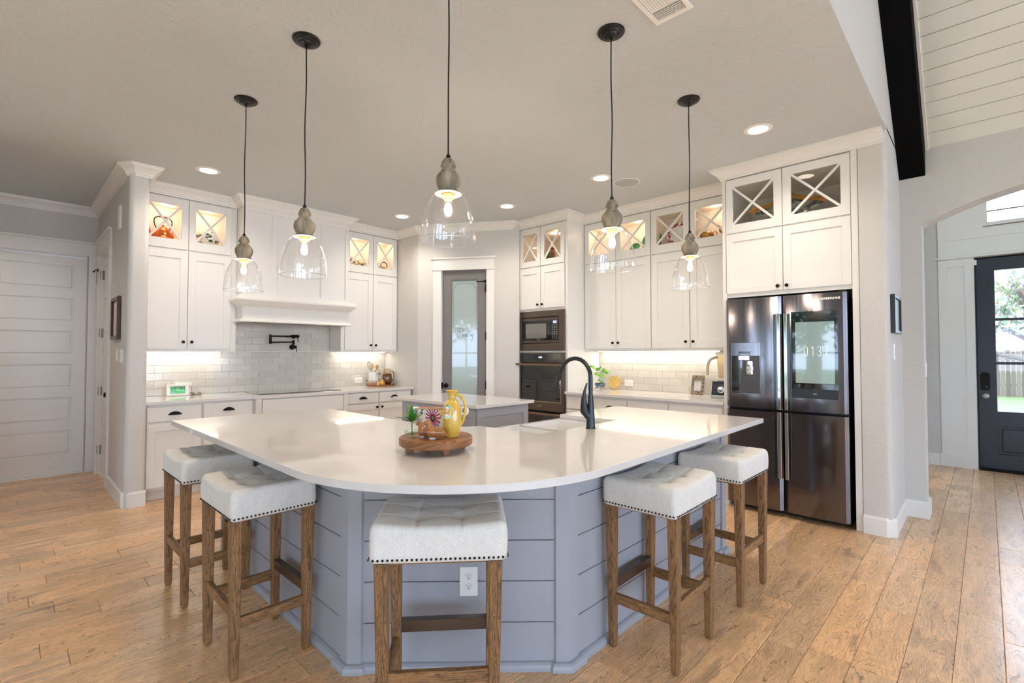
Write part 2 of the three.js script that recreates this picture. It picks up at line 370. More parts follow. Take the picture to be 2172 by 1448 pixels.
// window walls behind the viewer
{
  const holes = [[-4.8, -3.1, 0.25, 2.5], [-2.9, -1.4, 0.25, 2.5], [0.2, 1.9, 0.15, 2.6], [2.2, 3.9, 0.15, 2.6], [0.2, 1.9, 2.85, 3.55], [2.2, 3.9, 2.85, 3.55]];
  struct('wall_back', slab(rect(-7.6, 6.2, 0, 6.2), -0.16, 0, holes.map((h) => rect(...h).reverse())), M.wall, 'window wall behind the viewer', [0, 0, 4.75]);
  holes.forEach(([x0, x1, y0, y1], i) => {
    const w = struct('window_' + (i + 2), null, null, 'white framed window in the wall behind the viewer', [0, 0, 4.67]);
    const f = 0.06, gs = [bx(x0, x0 + f, y0, y1, -0.04, 0.04), bx(x1 - f, x1, y0, y1, -0.04, 0.04), bx(x0 + f, x1 - f, y0, y0 + f, -0.04, 0.04), bx(x0 + f, x1 - f, y1 - f, y1, -0.04, 0.04)];
    part('window_frame', gs, M.trim, w);
    const ym = y0 + (y1 - y0) * 0.5, xm = (x0 + x1) / 2;
    part('muntin', bx(x0 + f, x1 - f, ym - 0.02, ym + 0.02, -0.025, 0.025), M.trim, w); part('muntin', bx(xm - 0.02, xm + 0.02, y0 + f, y1 - f, -0.024, 0.024), M.trim, w);
    part('pane', new THREE.PlaneGeometry(x1 - x0 - 2 * f, y1 - y0 - 2 * f).translate(xm, (y0 + y1) / 2, 0), M.glass, w);
  });
}
{   // tall room side wall with windows
  const holes = [[-3.6, -1.9, 0.2, 2.7], [-1.6, 0.1, 0.2, 2.7], [0.6, 2.3, 0.2, 2.7], [2.6, 4.2, 0.2, 2.7]];
  struct('wall_great_room', slab(rect(-4.75, 8.2, 0, 6.2), -0.16, 0, holes.map((h) => rect(...h).reverse())), M.wall, 'far side wall of the tall room outside the picture', [6.0, 0, 0], -Y90);
  holes.forEach(([x0, x1, y0, y1], i) => {
    const w = struct('window_' + (i + 9), null, null, 'white framed window in the side wall of the tall room', [6.08, 0, 0], -Y90), f = 0.06;
    part('window_frame', [bx(x0, x0 + f, y0, y1, -0.04, 0.04), bx(x1 - f, x1, y0, y1, -0.04, 0.04), bx(x0 + f, x1 - f, y0, y0 + f, -0.04, 0.04), bx(x0 + f, x1 - f, y1 - f, y1, -0.04, 0.04)], M.trim, w);
    part('pane', new THREE.PlaneGeometry(x1 - x0 - 2 * f, y1 - y0 - 2 * f).translate((x0 + x1) / 2, (y0 + y1) / 2, 0), M.glass, w);
  });
}
// ceilings -----------------------------------------------------------
struct('ceiling', bx(-7.7, -0.512, H, H + 0.14, -5.5, 4.75, 0), M.ceiling, 'flat textured kitchen ceiling');
// vaulted board ceiling: 45 degree slope rising from the arch wall
{
  const ys = 3.055, n = 26, W = 0.1275, c = Math.SQRT1_2;
  const v = struct('ceiling_vault', null, null, 'sloping white board ceiling of the tall room');
  part('backing', [(() => { const g = bx(-0.66, 6.2, 0, 0.08, 0, 4.0, 0); g.rotateX(-45 * D2R); return g.translate(0, ys + 0.024, ZF); })(), bx(-0.66, 6.2, ys + 2.84, ys + 2.95, ZF + 2.8, 2.6, 0), (() => { const g = bx(-0.66, 6.2, 0, 0.08, -3.2, 0, 0); g.rotateX(45 * D2R); return g.translate(0, ys + 0.6, 4.75); })()], M.shiplapW, v);
  for (let i = 0; i < n; i++) {
    const g = bx(-0.325, 6.0, 0, 0.016, i * W + (i ? 0.0016 : -0.03), (i + 1) * W - 0.0016, 0.004); g.rotateX(-45 * D2R); g.translate(0, ys, ZF);
    part('board', g, M.shiplapW, v);
  }
  // thin white strip between the beam and the boards
  const tr = bx(-0.335, -0.313, -0.012, 0.014, -0.02, 3.9); tr.rotateX(-45 * D2R); part('edge_strip', tr.translate(0, ys, ZF), M.trim, v);
}
{
  const b = thing('ceiling_beam', 'black stained timber beam sloping along the upper wall edge', 'beam', [0, 0, 0]);
  const g = bx(-0.509, -0.337, -0.158, 0.0, -0.16, 3.85, 0.004); g.rotateX(-45 * D2R); g.translate(0, 3.055, ZF);
  const p = g.attributes.position, uv = g.attributes.uv;
  for (let i = 0; i < p.count; i++) { const s = (p.getZ(i) - ZF + p.getY(i) - 3.055) * Math.SQRT1_2; uv.setXY(i, s / 1.6 + 0.06, (p.getX(i) + 0.51) / 0.18 + (p.getY(i) - p.getZ(i)) * 1.5); }
  part('timber', g, M.burnt, b);
}
// entry hall ---------------------------------------------------------
const ZE = -7.95;
struct('wall_entry_left', bx(-0.7, -0.54, 0, 3.75, ZE - 0.2, ZF - 0.2, 0), M.wall, 'left wall of the entry hall');
struct('wall_entry_right', bx(2.6, 2.75, 0, 3.75, ZE - 0.2, ZF - 0.2, 0), M.wall, 'right wall of the entry hall');
struct('ceiling_entry', bx(-0.7, 2.75, 3.7, 3.8, ZE - 0.2, ZF - 0.15, 0), M.ceiling, 'entry hall ceiling');
struct('wall_entry', slab([[-0.54, 0], [-0.085, 0], [-0.085, 2.485], [0.88, 2.485], [0.88, 0], [2.7, 0], [2.7, 3.75], [-0.54, 3.75]], -0.2, 0, [rect(-0.005, 1.9, 2.845, 3.42).reverse()]), M.wall, 'front wall around the entry door', [0, 0, ZE]);
{   // white panelling round the front door
  const w = struct('trim_1', null, null, 'white panelling beside and above the front door', [0, 0, ZE]);
  const pan = (n, x0, x1, y0, y1, ps, z = 0.018) => {
    const g = slab(rect(x0, x1, y0, y1), 0.006, z, ps.map((p) => rect(...p).reverse())); const o = part(n, [g], M.trim, w);
    for (const p of ps) part('panel', bx(p[0], p[1], p[2], p[3], 0.004, 0.009, 0), M.trim, o);
    return o;
  };
  part('backing', bx(-0.41, -0.086, 0.0, 2.5, 0, 0.006, 0), M.trim, w);
  pan('pilaster', -0.405, -0.09, 0.15, 2.492, [[-0.315, -0.17, 0.935, 2.395], [-0.32, -0.178, 0.225, 0.848]]);
  part('plinth', bx(-0.42, -0.09, 0, 0.15, 0, 0.026), M.trim, w);
  part('ledge', bx(-0.43, 0.95, 2.492, 2.52, 0, 0.045, 0.004), M.trim, w);
  pan('frieze', -0.405, 2.4, 2.52, 2.83, [[-0.33, 2.3, 2.56, 2.79]].map(([a, b, c, d]) => [a, b, c + 0.0, d - 0.07]));
  pan('upper_panel', -0.405, -0.005, 2.83, 3.7, [[-0.325, -0.13, 2.885, 3.55]]);
  part('header', bx(-0.005, 2.4, 3.42, 3.7, 0, 0.018), M.trim, w);
  const t = struct('window_1', null, null, 'clear transom window over the front door', [0, 0, ZE]);
  part('window_frame', [bx(-0.005, 0.035, 2.845, 3.42, -0.15, 0.02), bx(1.86, 1.9, 2.845, 3.42, -0.15, 0.02), bx(0.035, 1.86, 2.845, 2.885, -0.15, 0.03), bx(0.035, 1.86, 3.38, 3.42, -0.15, 0.02)], M.trim, t);
  part('muntin', bx(0.035, 1.86, 3.03, 3.042, -0.11, -0.09), M.gap, t);
  part('pane', new THREE.PlaneGeometry(1.83, 0.5).translate(0.947, 3.132, -0.1), M.glass, t);
}
{   // front door
  const d = struct('door_4', null, null, 'dark wooden front door with three clear panes', [0, 0, ZE]);
  const m = std(0x262a38, 0.3), zf = -0.03;
  part('door_slab', [slab(rect(-0.075, 0.86, 0.025, 2.475), zf - 0.05, zf, [rect(0.085, 0.70, 0.69, 2.325).reverse(), rect(0.085, 0.70, 0.2, 0.52).reverse()], 0.004)], m, d);
  part('muntin', [bx(0.08, 0.71, 1.735, 1.765, zf - 0.04, zf - 0.005)], m, d); part('muntin', [bx(0.08, 0.71, 1.23, 1.26, zf - 0.04, zf - 0.005)], m, d);
  for (const [a, b] of [[0.69, 1.23], [1.26, 1.735], [1.765, 2.325]]) part('pane', new THREE.PlaneGeometry(0.63, b - a).translate(0.3925, (a + b) / 2, zf - 0.025), M.glass, d);
  part('raised_panel', (() => { const g = bx(0.085, 0.70, 0.2, 0.52, zf - 0.04, zf - 0.02, 0); return [g, slab(rect(0.115, 0.67, 0.23, 0.49), zf - 0.03, zf - 0.003, [], 0.012)]; })(), m, d);
  const jm = std(0x20232e, 0.35);
  part('jamb', [bx(-0.088, -0.075, 0, 2.487, -0.15, 0.0), bx(0.86, 0.88, 0, 2.487, -0.15, 0.0), bx(-0.075, 0.86, 2.475, 2.487, -0.15, 0)], jm, d);
  part('threshold', bx(-0.075, 0.86, 0, 0.024, -0.15, 0.02), M.bronze, d);
  const lk = part('keypad_lock', slab([[-0.045, 0.93], [0.02, 0.93], [0.028, 0.95], [0.028, 1.105], [0.012, 1.135], [-0.037, 1.135], [-0.053, 1.105], [-0.053, 0.95]], zf, zf + 0.03, [], 0.006), M.bronze, d);
  const disc = lathe([[0, 0], [0.024, 0], [0.024, 0.012], [0.018, 0.016], [0, 0.016]], 20); disc.rotateX(Y90); part('thumb_turn', disc.translate(-0.012, 0.967, zf + 0.028), M.black, lk);
  const kn = lathe([[0, 0], [0.032, 0], [0.033, 0.008], [0.014, 0.014], [0.012, 0.035], [0.026, 0.042], [0.031, 0.055], [0.026, 0.068], [0, 0.072]], 24); kn.rotateX(Y90); part('knob', kn.translate(-0.012, 0.862, zf), M.nickel, d);
  part('sensor', bx(-0.09, -0.062, 2.4, 2.46, -0.03, 0.005), M.plate, d);
}
// six panel doors in the back hall -----------------------------------------
function panelDoor(name, w, label, pos, turn, right) {   // local x 0..w, front at z = 0
  const d = struct(name, null, null, label, pos, turn), holes = [], st = 0.115;
  for (let i = 0; i < 6; i++) holes.push([st, w - st, 0.23 + i * 0.372, 0.23 + i * 0.372 + 0.262]);
  const m = M.trim, o = part('door_slab', slab(rect(0, w, 0.012, 2.455), -0.035, 0, holes.map((h) => rect(...h).reverse()), 0.003), m, d);
  for (const h of holes) part('panel', [bx(h[0], h[1], h[2], h[3], -0.03, -0.012, 0), slab(rect(h[0] + 0.018, h[1] - 0.018, h[2] + 0.018, h[3] - 0.018), -0.02, -0.003, [], 0.006)], m, o);
  return d;
}
function casing(d, x0, x1, y, wl, wr, z0 = 0, ext = 0.02) {   // legs and a header with a cap
  const z1 = z0 + 0.02;
  if (wl) part('casing', bx(x0 - wl, x0, 0, y, z0, z1), M.trim, d);
  if (wr) part('casing', bx(x1, x1 + wr, 0, y, z0, z1), M.trim, d);
  part('header', [bx(x0 - wl, x1 + wr, y, y + 0.13, z0, z1 + 0.004), bx(x0 - wl - (wl ? ext : 0), x1 + wr + ext, y + 0.13, y + 0.155, z0, z1 + 0.022, 0.004), bx(x0 - wl - (wl ? ext * 0.5 : 0), x1 + wr + ext * 0.5, y - 0.014, y, z0, z1 + 0.012, 0.003)], M.trim, d);
}
function knobGeo(s = 1) { const g = lathe([[0, 0], [0.03, 0], [0.031, 0.006], [0.013, 0.012], [0.011, 0.032], [0.022, 0.038], [0.0275, 0.05], [0.022, 0.062], [0, 0.066]].map(([a, b]) => [a * s, b * s]), 24); g.rotateX(Y90); return g; }
function flipLatch(d, x, y, z, dir = 1) {   // privacy hook with a chain
  const l = part('flip_latch', [bx(x - 0.012, x + 0.012, y - 0.02, y + 0.02, z, z + 0.006), rod([x, y, z + 0.02], [x - 0.09 * dir, y - 0.006, z + 0.03], 0.006), ball(x - 0.095 * dir, y - 0.006, z + 0.03, 0.011), rod([x, y, z], [x, y, z + 0.022], 0.007)], M.bronze, d);
  part('chain', [tube([[x, y - 0.01, z + 0.012], [x + 0.012, y - 0.05, z + 0.014], [x - 0.008, y - 0.1, z + 0.012], [x + 0.004, y - 0.16, z + 0.012]], 0.0022, 20, 6)], M.bronze, l);
}
{
  // door in the hall end wall: local x = -z
  const d = panelDoor('door_1', 0.83, 'white six panel door at the end of the back hall', [-7.5, 0, 0.17], Y90);
  casing(d, -0.015, 0.835, 2.485, 0.09, 0.078, 0.04);
  part('jamb', [bx(0.832, 0.84, 0, 2.485, -0.09, 0.04, 0), bx(-0.02, 0.84, 2.458, 2.485, -0.09, 0.04, 0)], M.trim, d);
  part('threshold', bx(-0.0, 0.83, 0.0, 0.011, -0.05, 0.03), M.white, d);
}
{
  const d = panelDoor('door_2', 0.77, 'white six panel side door in the hall partition', [-7.245, 0, -0.785], 0);
  casing(d, -0.012, 0.785, 2.485, 0.08, 0.085, 0.035);
  part('jamb', [bx(-0.012, -0.004, 0, 2.485, -0.08, 0.035, 0), bx(0.778, 0.786, 0, 2.485, -0.08, 0.035, 0), bx(-0.012, 0.786, 2.46, 2.485, -0.08, 0.035, 0)], M.trim, d);
  part('knob', knobGeo().translate(0.69, 0.93, 0), M.bronze, d);
  for (const y of [0.27, 0.93, 1.59, 2.25]) part('hinge', [bx(0.0, 0.03, y - 0.05, y + 0.05, -0.002, 0.004), rod([0.0, y - 0.052, 0.008], [0.0, y + 0.052, 0.008], 0.007), bx(-0.03, 0, y - 0.05, y + 0.05, 0.03, 0.037)], M.nickel, d);
  flipLatch(d, 0.02, 2.3, 0.055, 1);
}
// pantry door: local frame of the angled wall
{
  const d = struct('door_3', null, null, 'grey pantry door with etched glass lettered Pantry', PO, PA);
  const zf = -0.02;
  part('door_slab', slab(rect(0.335, 0.927, 0.012, 2.445), zf - 0.04, zf, [rect(0.447, 0.815, 0.22, 2.322).reverse()], 0.004), M.greyDoor, d);
  const tex = canvasTex(512, 2048, (c, w, h) => {
    c.fillStyle = '#aab8b6'; c.fillRect(0, 0, w, h);
    c.strokeStyle = '#3d4848'; c.lineWidth = 4;
    const X0 = 36, X1 = w - 36, Y0 = 46, Y1 = h - 46, r = 62;
    c.beginPath(); c.moveTo(X0, Y0 + r); c.lineTo(X0 + 8, Y0 + r); c.arc(X0, Y0, r, Y90, 0, true); c.lineTo(X0 + r, Y0 + 8); c.lineTo(X1 - r, Y0 + 8); c.lineTo(X1 - r, Y0); c.arc(X1, Y0, r, Math.PI, Y90, true); c.lineTo(X1 - 8, Y0 + r); c.lineTo(X1 - 8, 640); c.moveTo(X0 + 8, Y0 + r); c.lineTo(X0 + 8, 640); c.stroke();
    c.lineWidth = 2; for (const x of [X0, X1]) { const s = x === X0 ? 1 : -1; c.beginPath(); c.moveTo(x, Y0 + 20); c.lineTo(x + s * 34, Y0 + 20); c.moveTo(x + s * 8, Y0 + 8); c.lineTo(x + s * 8, Y0 + 54); c.stroke(); }
    // script lettering: pen strokes that swell on the way down
    c.strokeStyle = '#222a2b'; c.lineCap = 'round'; c.lineJoin = 'round';
    const pen = (pts, thin, fat) => { // cubic pieces
      for (let k = 0; k + 3 < pts.length; k += 3) { const [a, b, q, e] = [pts[k], pts[k + 1], pts[k + 2], pts[k + 3]]; let px = a;
        for (let i = 1; i <= 24; i++) { const t = i / 24, s = 1 - t, x = s * s * s * a[0] + 3 * s * s * t * b[0] + 3 * s * t * t * q[0] + t * t * t * e[0], y = s * s * s * a[1] + 3 * s * s * t * b[1] + 3 * s * t * t * q[1] + t * t * t * e[1];
          const dn = Math.max(0, (y - px[1]) / Math.max(1e-3, Math.hypot(x - px[0], y - px[1]))); c.lineWidth = thin + (fat - thin) * dn; c.beginPath(); c.moveTo(...px); c.lineTo(x, y); c.stroke(); px = [x, y]; } }
    };
    c.save(); c.translate(98, 612); c.scale(1.0, 1.0);
    pen([[70, 30], [66, 70], [52, 110], [30, 118], [14, 124], [4, 108], [18, 98]], 3, 12);                                   // P stem
    pen([[26, 62], [-4, 58], [10, 14], [66, 8], [128, 0], [150, 34], [116, 58], [96, 70], [78, 66], [74, 58]], 3, 9);        // P bowl
    pen([[142, 84], [124, 70], [104, 96], [112, 112], [122, 124], [138, 104], [146, 84], [138, 104], [140, 118], [150, 112]], 3, 9);   // a
    pen([[150, 112], [160, 100], [168, 78], [172, 84], [172, 96], [164, 110], [162, 118], [170, 96], [186, 76], [192, 88], [194, 98], [184, 116], [196, 116]], 3, 9);   // n
    pen([[196, 116], [208, 104], [222, 66], [230, 42], [222, 70], [208, 112], [222, 114], [230, 114], [236, 106], [240, 100]], 3, 9);   // t
    c.lineWidth = 3; c.beginPath(); c.moveTo(206, 74); c.lineTo(244, 66); c.stroke();
    pen([[240, 100], [250, 86], [254, 76], [258, 82], [262, 92], [270, 84], [276, 80], [272, 92], [264, 116], [276, 112]], 3, 9);      // r
    pen([[276, 112], [286, 100], [290, 82], [294, 80], [290, 100], [290, 116], [302, 106], [310, 98], [316, 86], [320, 78], [306, 128], [288, 176], [272, 176], [262, 174], [272, 150], [330, 120]], 3, 9);   // y
    c.restore();
  });
  const pm = phy(0xffffff, 0.12, { map: tex, clearcoat: 1, clearcoatRoughness: 0.01 });
  const pg = new THREE.PlaneGeometry(0.372, 2.106); part('pane', pg.translate(0.631, 1.271, zf - 0.018), pm, d);
  part('glass_bead', slab(rect(0.444, 0.818, 0.217, 2.325), zf - 0.02, zf - 0.004, [rect(0.457, 0.805, 0.23, 2.312).reverse()], 0.003), M.greyDoor, d);
  casing(d, 0.327, 0.935, 2.455, 0.115, 0.1, 0, 0.025);
  part('jamb', [bx(0.325, 0.334, 0, 2.455, -0.1, 0.0, 0), bx(0.928, 0.937, 0, 2.455, -0.1, 0, 0), bx(0.325, 0.937, 2.446, 2.455, -0.1, 0, 0)], M.trim, d);
  part('knob', knobGeo().translate(0.388, 0.94, zf), M.bronze, d);
  part('latch_plate', bx(0.328, 0.345, 0.9, 0.98, -0.01, 0.004), M.bronze, d);
  for (const y of [0.95, 1.58, 2.2, 0.3]) part('hinge', bx(0.918, 0.932, y - 0.05, y + 0.05, zf - 0.002, 0.006), M.bronze, d);
  flipLatch(d, 0.92, 2.285, 0.022, 1);
}
// crown moulding ------------------------------------------------------------
const crown = (s = 1) => [[0, H - 0.1], [0.012, H - 0.1], [0.014, H - 0.086], [0.022, H - 0.083], [0.026, H - 0.07], [0.045, H - 0.045], [0.07, H - 0.026], [0.078, H - 0.024], [0.08, H - 0.012], [0.088, H - 0.01], [0.088, H], [0, H]].map(([a, b]) => [a * s, b]);
const crownPath = [[-7.46, 1.36], [-7.46, -0.75], [-5.49, -0.75], [-5.43, -0.795], [-5.43, -0.9], [-5.88, -0.9], [-5.88, -1.757], [-5.69, -1.757], [-5.69, -2.97], [-5.88, -2.97], [-5.88, -3.8], [-5.4, -3.8], [-4.345, -4.492], [-4.345, -4.6], [-3.545, -4.6], [-3.545, -4.95], [-1.725, -4.95], [-1.725, -4.57], [-0.53, -4.565]];
[[0, 5, 'white crown moulding round the back hall and partition'], [5, 10, 'white crown moulding over the range wall cabinets'], [10, 13, 'white crown moulding over the pantry wall'], [13, 18, 'white crown moulding over the oven and fridge wall cabinets']].forEach(([a, b, l], i) => struct('trim_' + (i + 2), sweep(crownPath, crown(), a, b), M.trim, l));
const base = [[0, 0], [0.017, 0], [0.017, 0.12], [0.012, 0.132], [0.008, 0.138], [0, 0.138]];
struct('baseboard_hall', sweep([[-6.375, -0.75], [-5.49, -0.75], [-5.43, -0.795], [-5.43, -0.902]], base), M.trim, 'white baseboard round the partition end');
struct('baseboard_right', sweep([[-0.69, -4.56], [-0.555, -4.56], [-0.51, -4.605], [-0.51, ZF], [-0.37, ZF], [-0.37, ZF - 0.21], [-0.54, ZF - 0.21], [-0.54, ZE], [-0.42, ZE]], base), M.trim, 'white baseboard round the stub wall and arch');
struct('baseboard_pantry', [sweep([[-5.44, -3.8], [-5.4, -3.8], [-5.4 + 0.21 * 0.8366, -3.8 - 0.21 * 0.5476]], base), sweep([[-5.4 + 1.036 * 0.8366, -3.8 - 1.036 * 0.5476], [-5.4 + 1.3 * 0.8366, -3.8 - 1.3 * 0.5476]], base)], M.trim, 'white baseboard along the pantry wall');

// backsplash tiles ------------------------------------------------------------
const tileM = [0xd3cdc3, 0xcfc9bf, 0xd7d1c7].map((c, i) => phy(c, 0.14 + 0.03 * i, { clearcoat: 0.5, clearcoatRoughness: 0.1 }));
function tiles(parent, x0, x1, y0, y1, rowsOff, phase) {   // local: u along wall, y up, z out
  const PW = 0.1565, PH = 0.0785, g = 0.004;
  let r = rowsOff;
  for (let y = y0; y < y1 - 0.006; y += PH, r++) {
    const yt = Math.min(y + PH - g, y1);
    for (let x = Math.floor((x0 - phase) / PW - 1) * PW + phase + (r % 2 ? PW / 2 : 0); x < x1; x += PW) {
      const a = Math.max(x, x0), b = Math.min(x + PW - g, x1); if (b - a < 0.012) continue;
      const t = bx(a, b, y, yt, 0, 0.0085, 0.002); const o = new THREE.Mesh(t, tileM[Math.floor(rr(0, 3))]);
      // each tile sits a hair out of true
      t.translate(-(a + b) / 2, -(y + yt) / 2, -0.004); o.position.set((a + b) / 2, (y + yt) / 2, 0.004 + rr(0, 0.0008)); o.rotation.set(rr(-0.006, 0.006), rr(-0.004, 0.004), 0);
      o.name = 'tile'; o.castShadow = o.receiveShadow = true; parent.add(o);
    }
  }
}
{
  const b = part('backsplash', [bx(0.9, 3.8, 0.914, 1.40, 0, 0.004, 0), bx(1.757, 2.97, 1.40, 1.72, 0, 0.004, 0)], M.grout, new THREE.Group());
  b.position.set(XR, 0, 0); b.rotation.y = Y90; wallLeft.add(b);
  tiles(b, 0.902, 3.798, 0.9165, 1.376, 0, 0.07); tiles(b, 1.78, 2.962, 0.9165 + 6 * 0.0785, 1.715, 6, 0.07);
}
{
  const b = part('backsplash', bx(-3.545, -1.725, 0.914, 1.39, 0, 0.004, 0), M.grout, new THREE.Group());
  b.position.set(0, 0, ZF); scene.getObjectByName('wall_right').add(b);
  b.position.set(0, 0, 0);
  tiles(b, -3.543, -1.727, 0.9165, 1.384, 0, -3.31);
}

// ---------------------------------------------------------------- cabinets
const knobProto = (() => { const g = lathe([[0, 0], [0.009, 0], [0.009, 0.002], [0.0055, 0.004], [0.005, 0.013], [0.0125, 0.017], [0.0155, 0.022], [0.0135, 0.027], [0.006, 0.0295], [0, 0.03]], 18); g.rotateX(Y90); return prep(g); })();
const pullProto = (() => {   // cup pull
  const g = new THREE.SphereGeometry(1, 26, 10, 0, Math.PI * 2, 0, Y90).scale(0.049, 0.03, 0.024);
  const fl = [bx(-0.053, 0.053, -0.004, 0.001, 0, 0.006, 0.001), bx(-0.053, -0.046, -0.004, 0.01, 0, 0.004, 0.001), bx(0.046, 0.053, -0.004, 0.01, 0, 0.004, 0.001)];
  return merge([g, fl]);
})();
function knob(parent, x, y, z) { const o = new THREE.Mesh(knobProto, M.bronze); o.name = 'knob'; o.castShadow = true; o.position.set(x, y, z); parent.add(o); return o; }
function pull(parent, x, y, z) { const o = new THREE.Mesh(pullProto, M.bronze); o.name = 'cup_pull'; o.castShadow = true; o.position.set(x, y, z); parent.add(o); return o; }
// shaker door with its front at z
function door(parent, x0, x1, y0, y1, z, o = {}) {
  const st = o.stile ?? 0.066, rl = o.rail ?? 0.072, rb = o.railB ?? rl, m = o.mat ?? M.cab, t = 0.02;
  const d = part('door', [bx(x0, x0 + st, y0, y1, z - t, z), bx(x1 - st, x1, y0, y1, z - t, z), bx(x0 + st, x1 - st, y1 - rl, y1, z - t, z), bx(x0 + st, x1 - st, y0, y0 + rb, z - t, z)], m, parent);
  const a = x0 + st, b = x1 - st, c = y0 + rb, e = y1 - rl;
  if (o.glass) {
    const p = part('pane', new THREE.PlaneGeometry(b - a + 0.01, e - c + 0.01).translate((a + b) / 2, (c + e) / 2, z - 0.014), M.glass, d);
    const w = b - a, h = e - c, L = Math.hypot(w, h), ang = Math.atan2(h, w);
    for (const s of [1, -1]) {
      const k = 0.0095, g = slab([[-w / 2, -h / 2], [-w / 2 + k / Math.sin(ang), -h / 2], [w / 2, h / 2 - k / Math.cos(ang)], [w / 2, h / 2], [w / 2 - k / Math.sin(ang), h / 2], [-w / 2, -h / 2 + k / Math.cos(ang)]], z - 0.013, z - 0.001 - (s < 0 ? 0.0006 : 0), [], 0.001);
      if (s < 0) { g.scale(-1, 1, 1); const q = g.attributes.position.array, n = g.attributes.normal.array; for (const A of [q, n]) for (let i = 0; i < A.length; i += 9) for (let j = 0; j < 3; j++) { const v = A[i + j]; A[i + j] = A[i + 6 + j]; A[i + 6 + j] = v; } }
      part('muntin', g.translate((a + b) / 2, (c + e) / 2, 0), m, d);
    }
  } else part('panel', bx(a - 0.003, b + 0.003, c - 0.003, e + 0.003, z - 0.0185, z - 0.0115, 0), m, d);
  if (o.knob) knob(d, o.knob[0], o.knob[1], z);
  return d;
}
function drawer(parent, x0, x1, y0, y1, z, o = {}) {
  const d = part('drawer', bx(x0, x1, y0, y1, z - 0.02, z, 0.003), o.mat ?? M.cab, parent);
  if (o.pull) pull(d, (x0 + x1) / 2, o.pull === true ? (y0 + y1) / 2 - 0.008 : o.pull, z);
  return d;
}
// hollow wall cabinet: glass doors over panel doors. zb wall side, z front of the doors
function wallCabinet(t, x0, x1, y0, y1, ys, zb, z, doors, o = {}) {
  const th = 0.018, zf = z - 0.022, top = o.top ?? 2.955, fl = o.frameL ?? 0.0, fr = o.frameR ?? 0.0;
  part('carcass', [bx(x0, x0 + th, y0, top, zb, zf, 0.001), bx(x1 - th, x1, y0, top, zb, zf, 0.001), bx(x0 + th, x1 - th, y0, y0 + th, zb, zf, 0), bx(x0 + th, x1 - th, top - 0.06, top, zb, zf, 0), bx(x0 + th, x1 - th, 2.483, 2.503, zb, zf - 0.002, 0), bx(x0 + th, x1 - th, y0 + th, top - 0.06, zb, zb + 0.012, 0)], M.cab, t);
  if (o.lined !== false) part('lining', [bx(x0 + th, x1 - th, 2.503, top - 0.06, zb + 0.012, zb + 0.016, 0), bx(x0 + th, x0 + th + 0.003, 2.503, top - 0.06, zb + 0.016, zf - 0.01, 0), bx(x1 - th - 0.003, x1 - th, 2.503, top - 0.06, zb + 0.016, zf - 0.01, 0), bx(x0 + th, x1 - th, top - 0.063, top - 0.06, zb + 0.016, zf - 0.01, 0), bx(x0 + th, x1 - th, 2.503, 2.506, zb + 0.016, zf - 0.01, 0)], M.cabIn, t);
  const a = doors[0][0], b = doors[doors.length - 1][1], mids = []; for (let i = 0; i + 1 < doors.length; i++) mids.push((doors[i][1] + doors[i + 1][0]) / 2);
  const F = [bx(x0, a + 0.02, y0 - 0.012, top, zf, z - 0.0205 + (a - x0 > 0.03 ? 0.004 : 0), 0.001), bx(b - 0.02, x1, y0 - 0.012, top, zf, z - 0.0205 + (x1 - b > 0.03 ? 0.004 : 0), 0.001), bx(a + 0.02, b - 0.02, 2.9, top, zf, z - 0.0205, 0), bx(a + 0.02, b - 0.02, y0 - 0.012, y0 + 0.03, zf, z - 0.0205, 0), bx(a + 0.02, b - 0.02, ys - 0.02, ys + 0.04, zf, z - 0.0205, 0)];
  for (const m of mids) F.push(bx(m - 0.018, m + 0.018, y0 + 0.005, 2.92, zf, z - 0.0213, 0));
  part('face_frame', F, M.cab, t);
  doors.forEach((d, i) => {
    door(t, d[0], d[1], ys + 0.006, 2.932, z, { glass: true, stile: o.gStile ?? 0.06, rail: 0.076, railB: 0.094 });
    const kx = d[2] === 'r' ? d[1] - 0.034 : d[0] + 0.034;
    door(t, d[0], d[1], y0 + (o.gap ?? 0.02), ys - 0.006, z, { stile: o.stile ?? 0.068, rail: 0.085, railB: 0.092, knob: [kx, o.knobY ?? y0 + 0.1] });
  });
  (o.lights ?? []).forEach(([x, y, zz]) => {
    part('puck_light', new THREE.CylinderGeometry(0.032, 0.032, 0.01, 20).translate(x, top - 0.068, zz), M.glow, t);
    const l = new THREE.PointLight(0xffdab4, PUCK); l.position.set(x, top - 0.105, zz); l.castShadow = true; l.shadow.radius = 1.5; t.add(l);
  });
}
const RW = (z0) => [XR, 0, z0];          // local frame of the range wall: x = -(z - z0), z out
// upper left
{
  const t = thing('wall_cabinet', 'tall white wall cabinet left of the range hood holding a copper kettle', 'cabinet', RW(0), Y90), z = 0.33;
  wallCabinet(t, 0.902, 1.757, 1.385, 2.95, 2.412, 0.012, z, [[0.908, 1.299, 'r'], [1.305, 1.70, 'l']], { lights: [[1.12, 0, 0.2], [1.52, 0, 0.2]], knobY: 1.474 });
}
{
  const t = thing('wall_cabinet', 'white wall cabinet between the range hood and the pantry corner', 'cabinet', RW(0), Y90), z = 0.33;
  wallCabinet(t, 2.972, 3.798, 1.385, 2.95, 2.412, 0.012, z, [[3.022, 3.414, 'r'], [3.42, 3.785, 'l']], { lights: [[3.22, 0, 0.2], [3.6, 0, 0.2]], knobY: 1.467 });
}
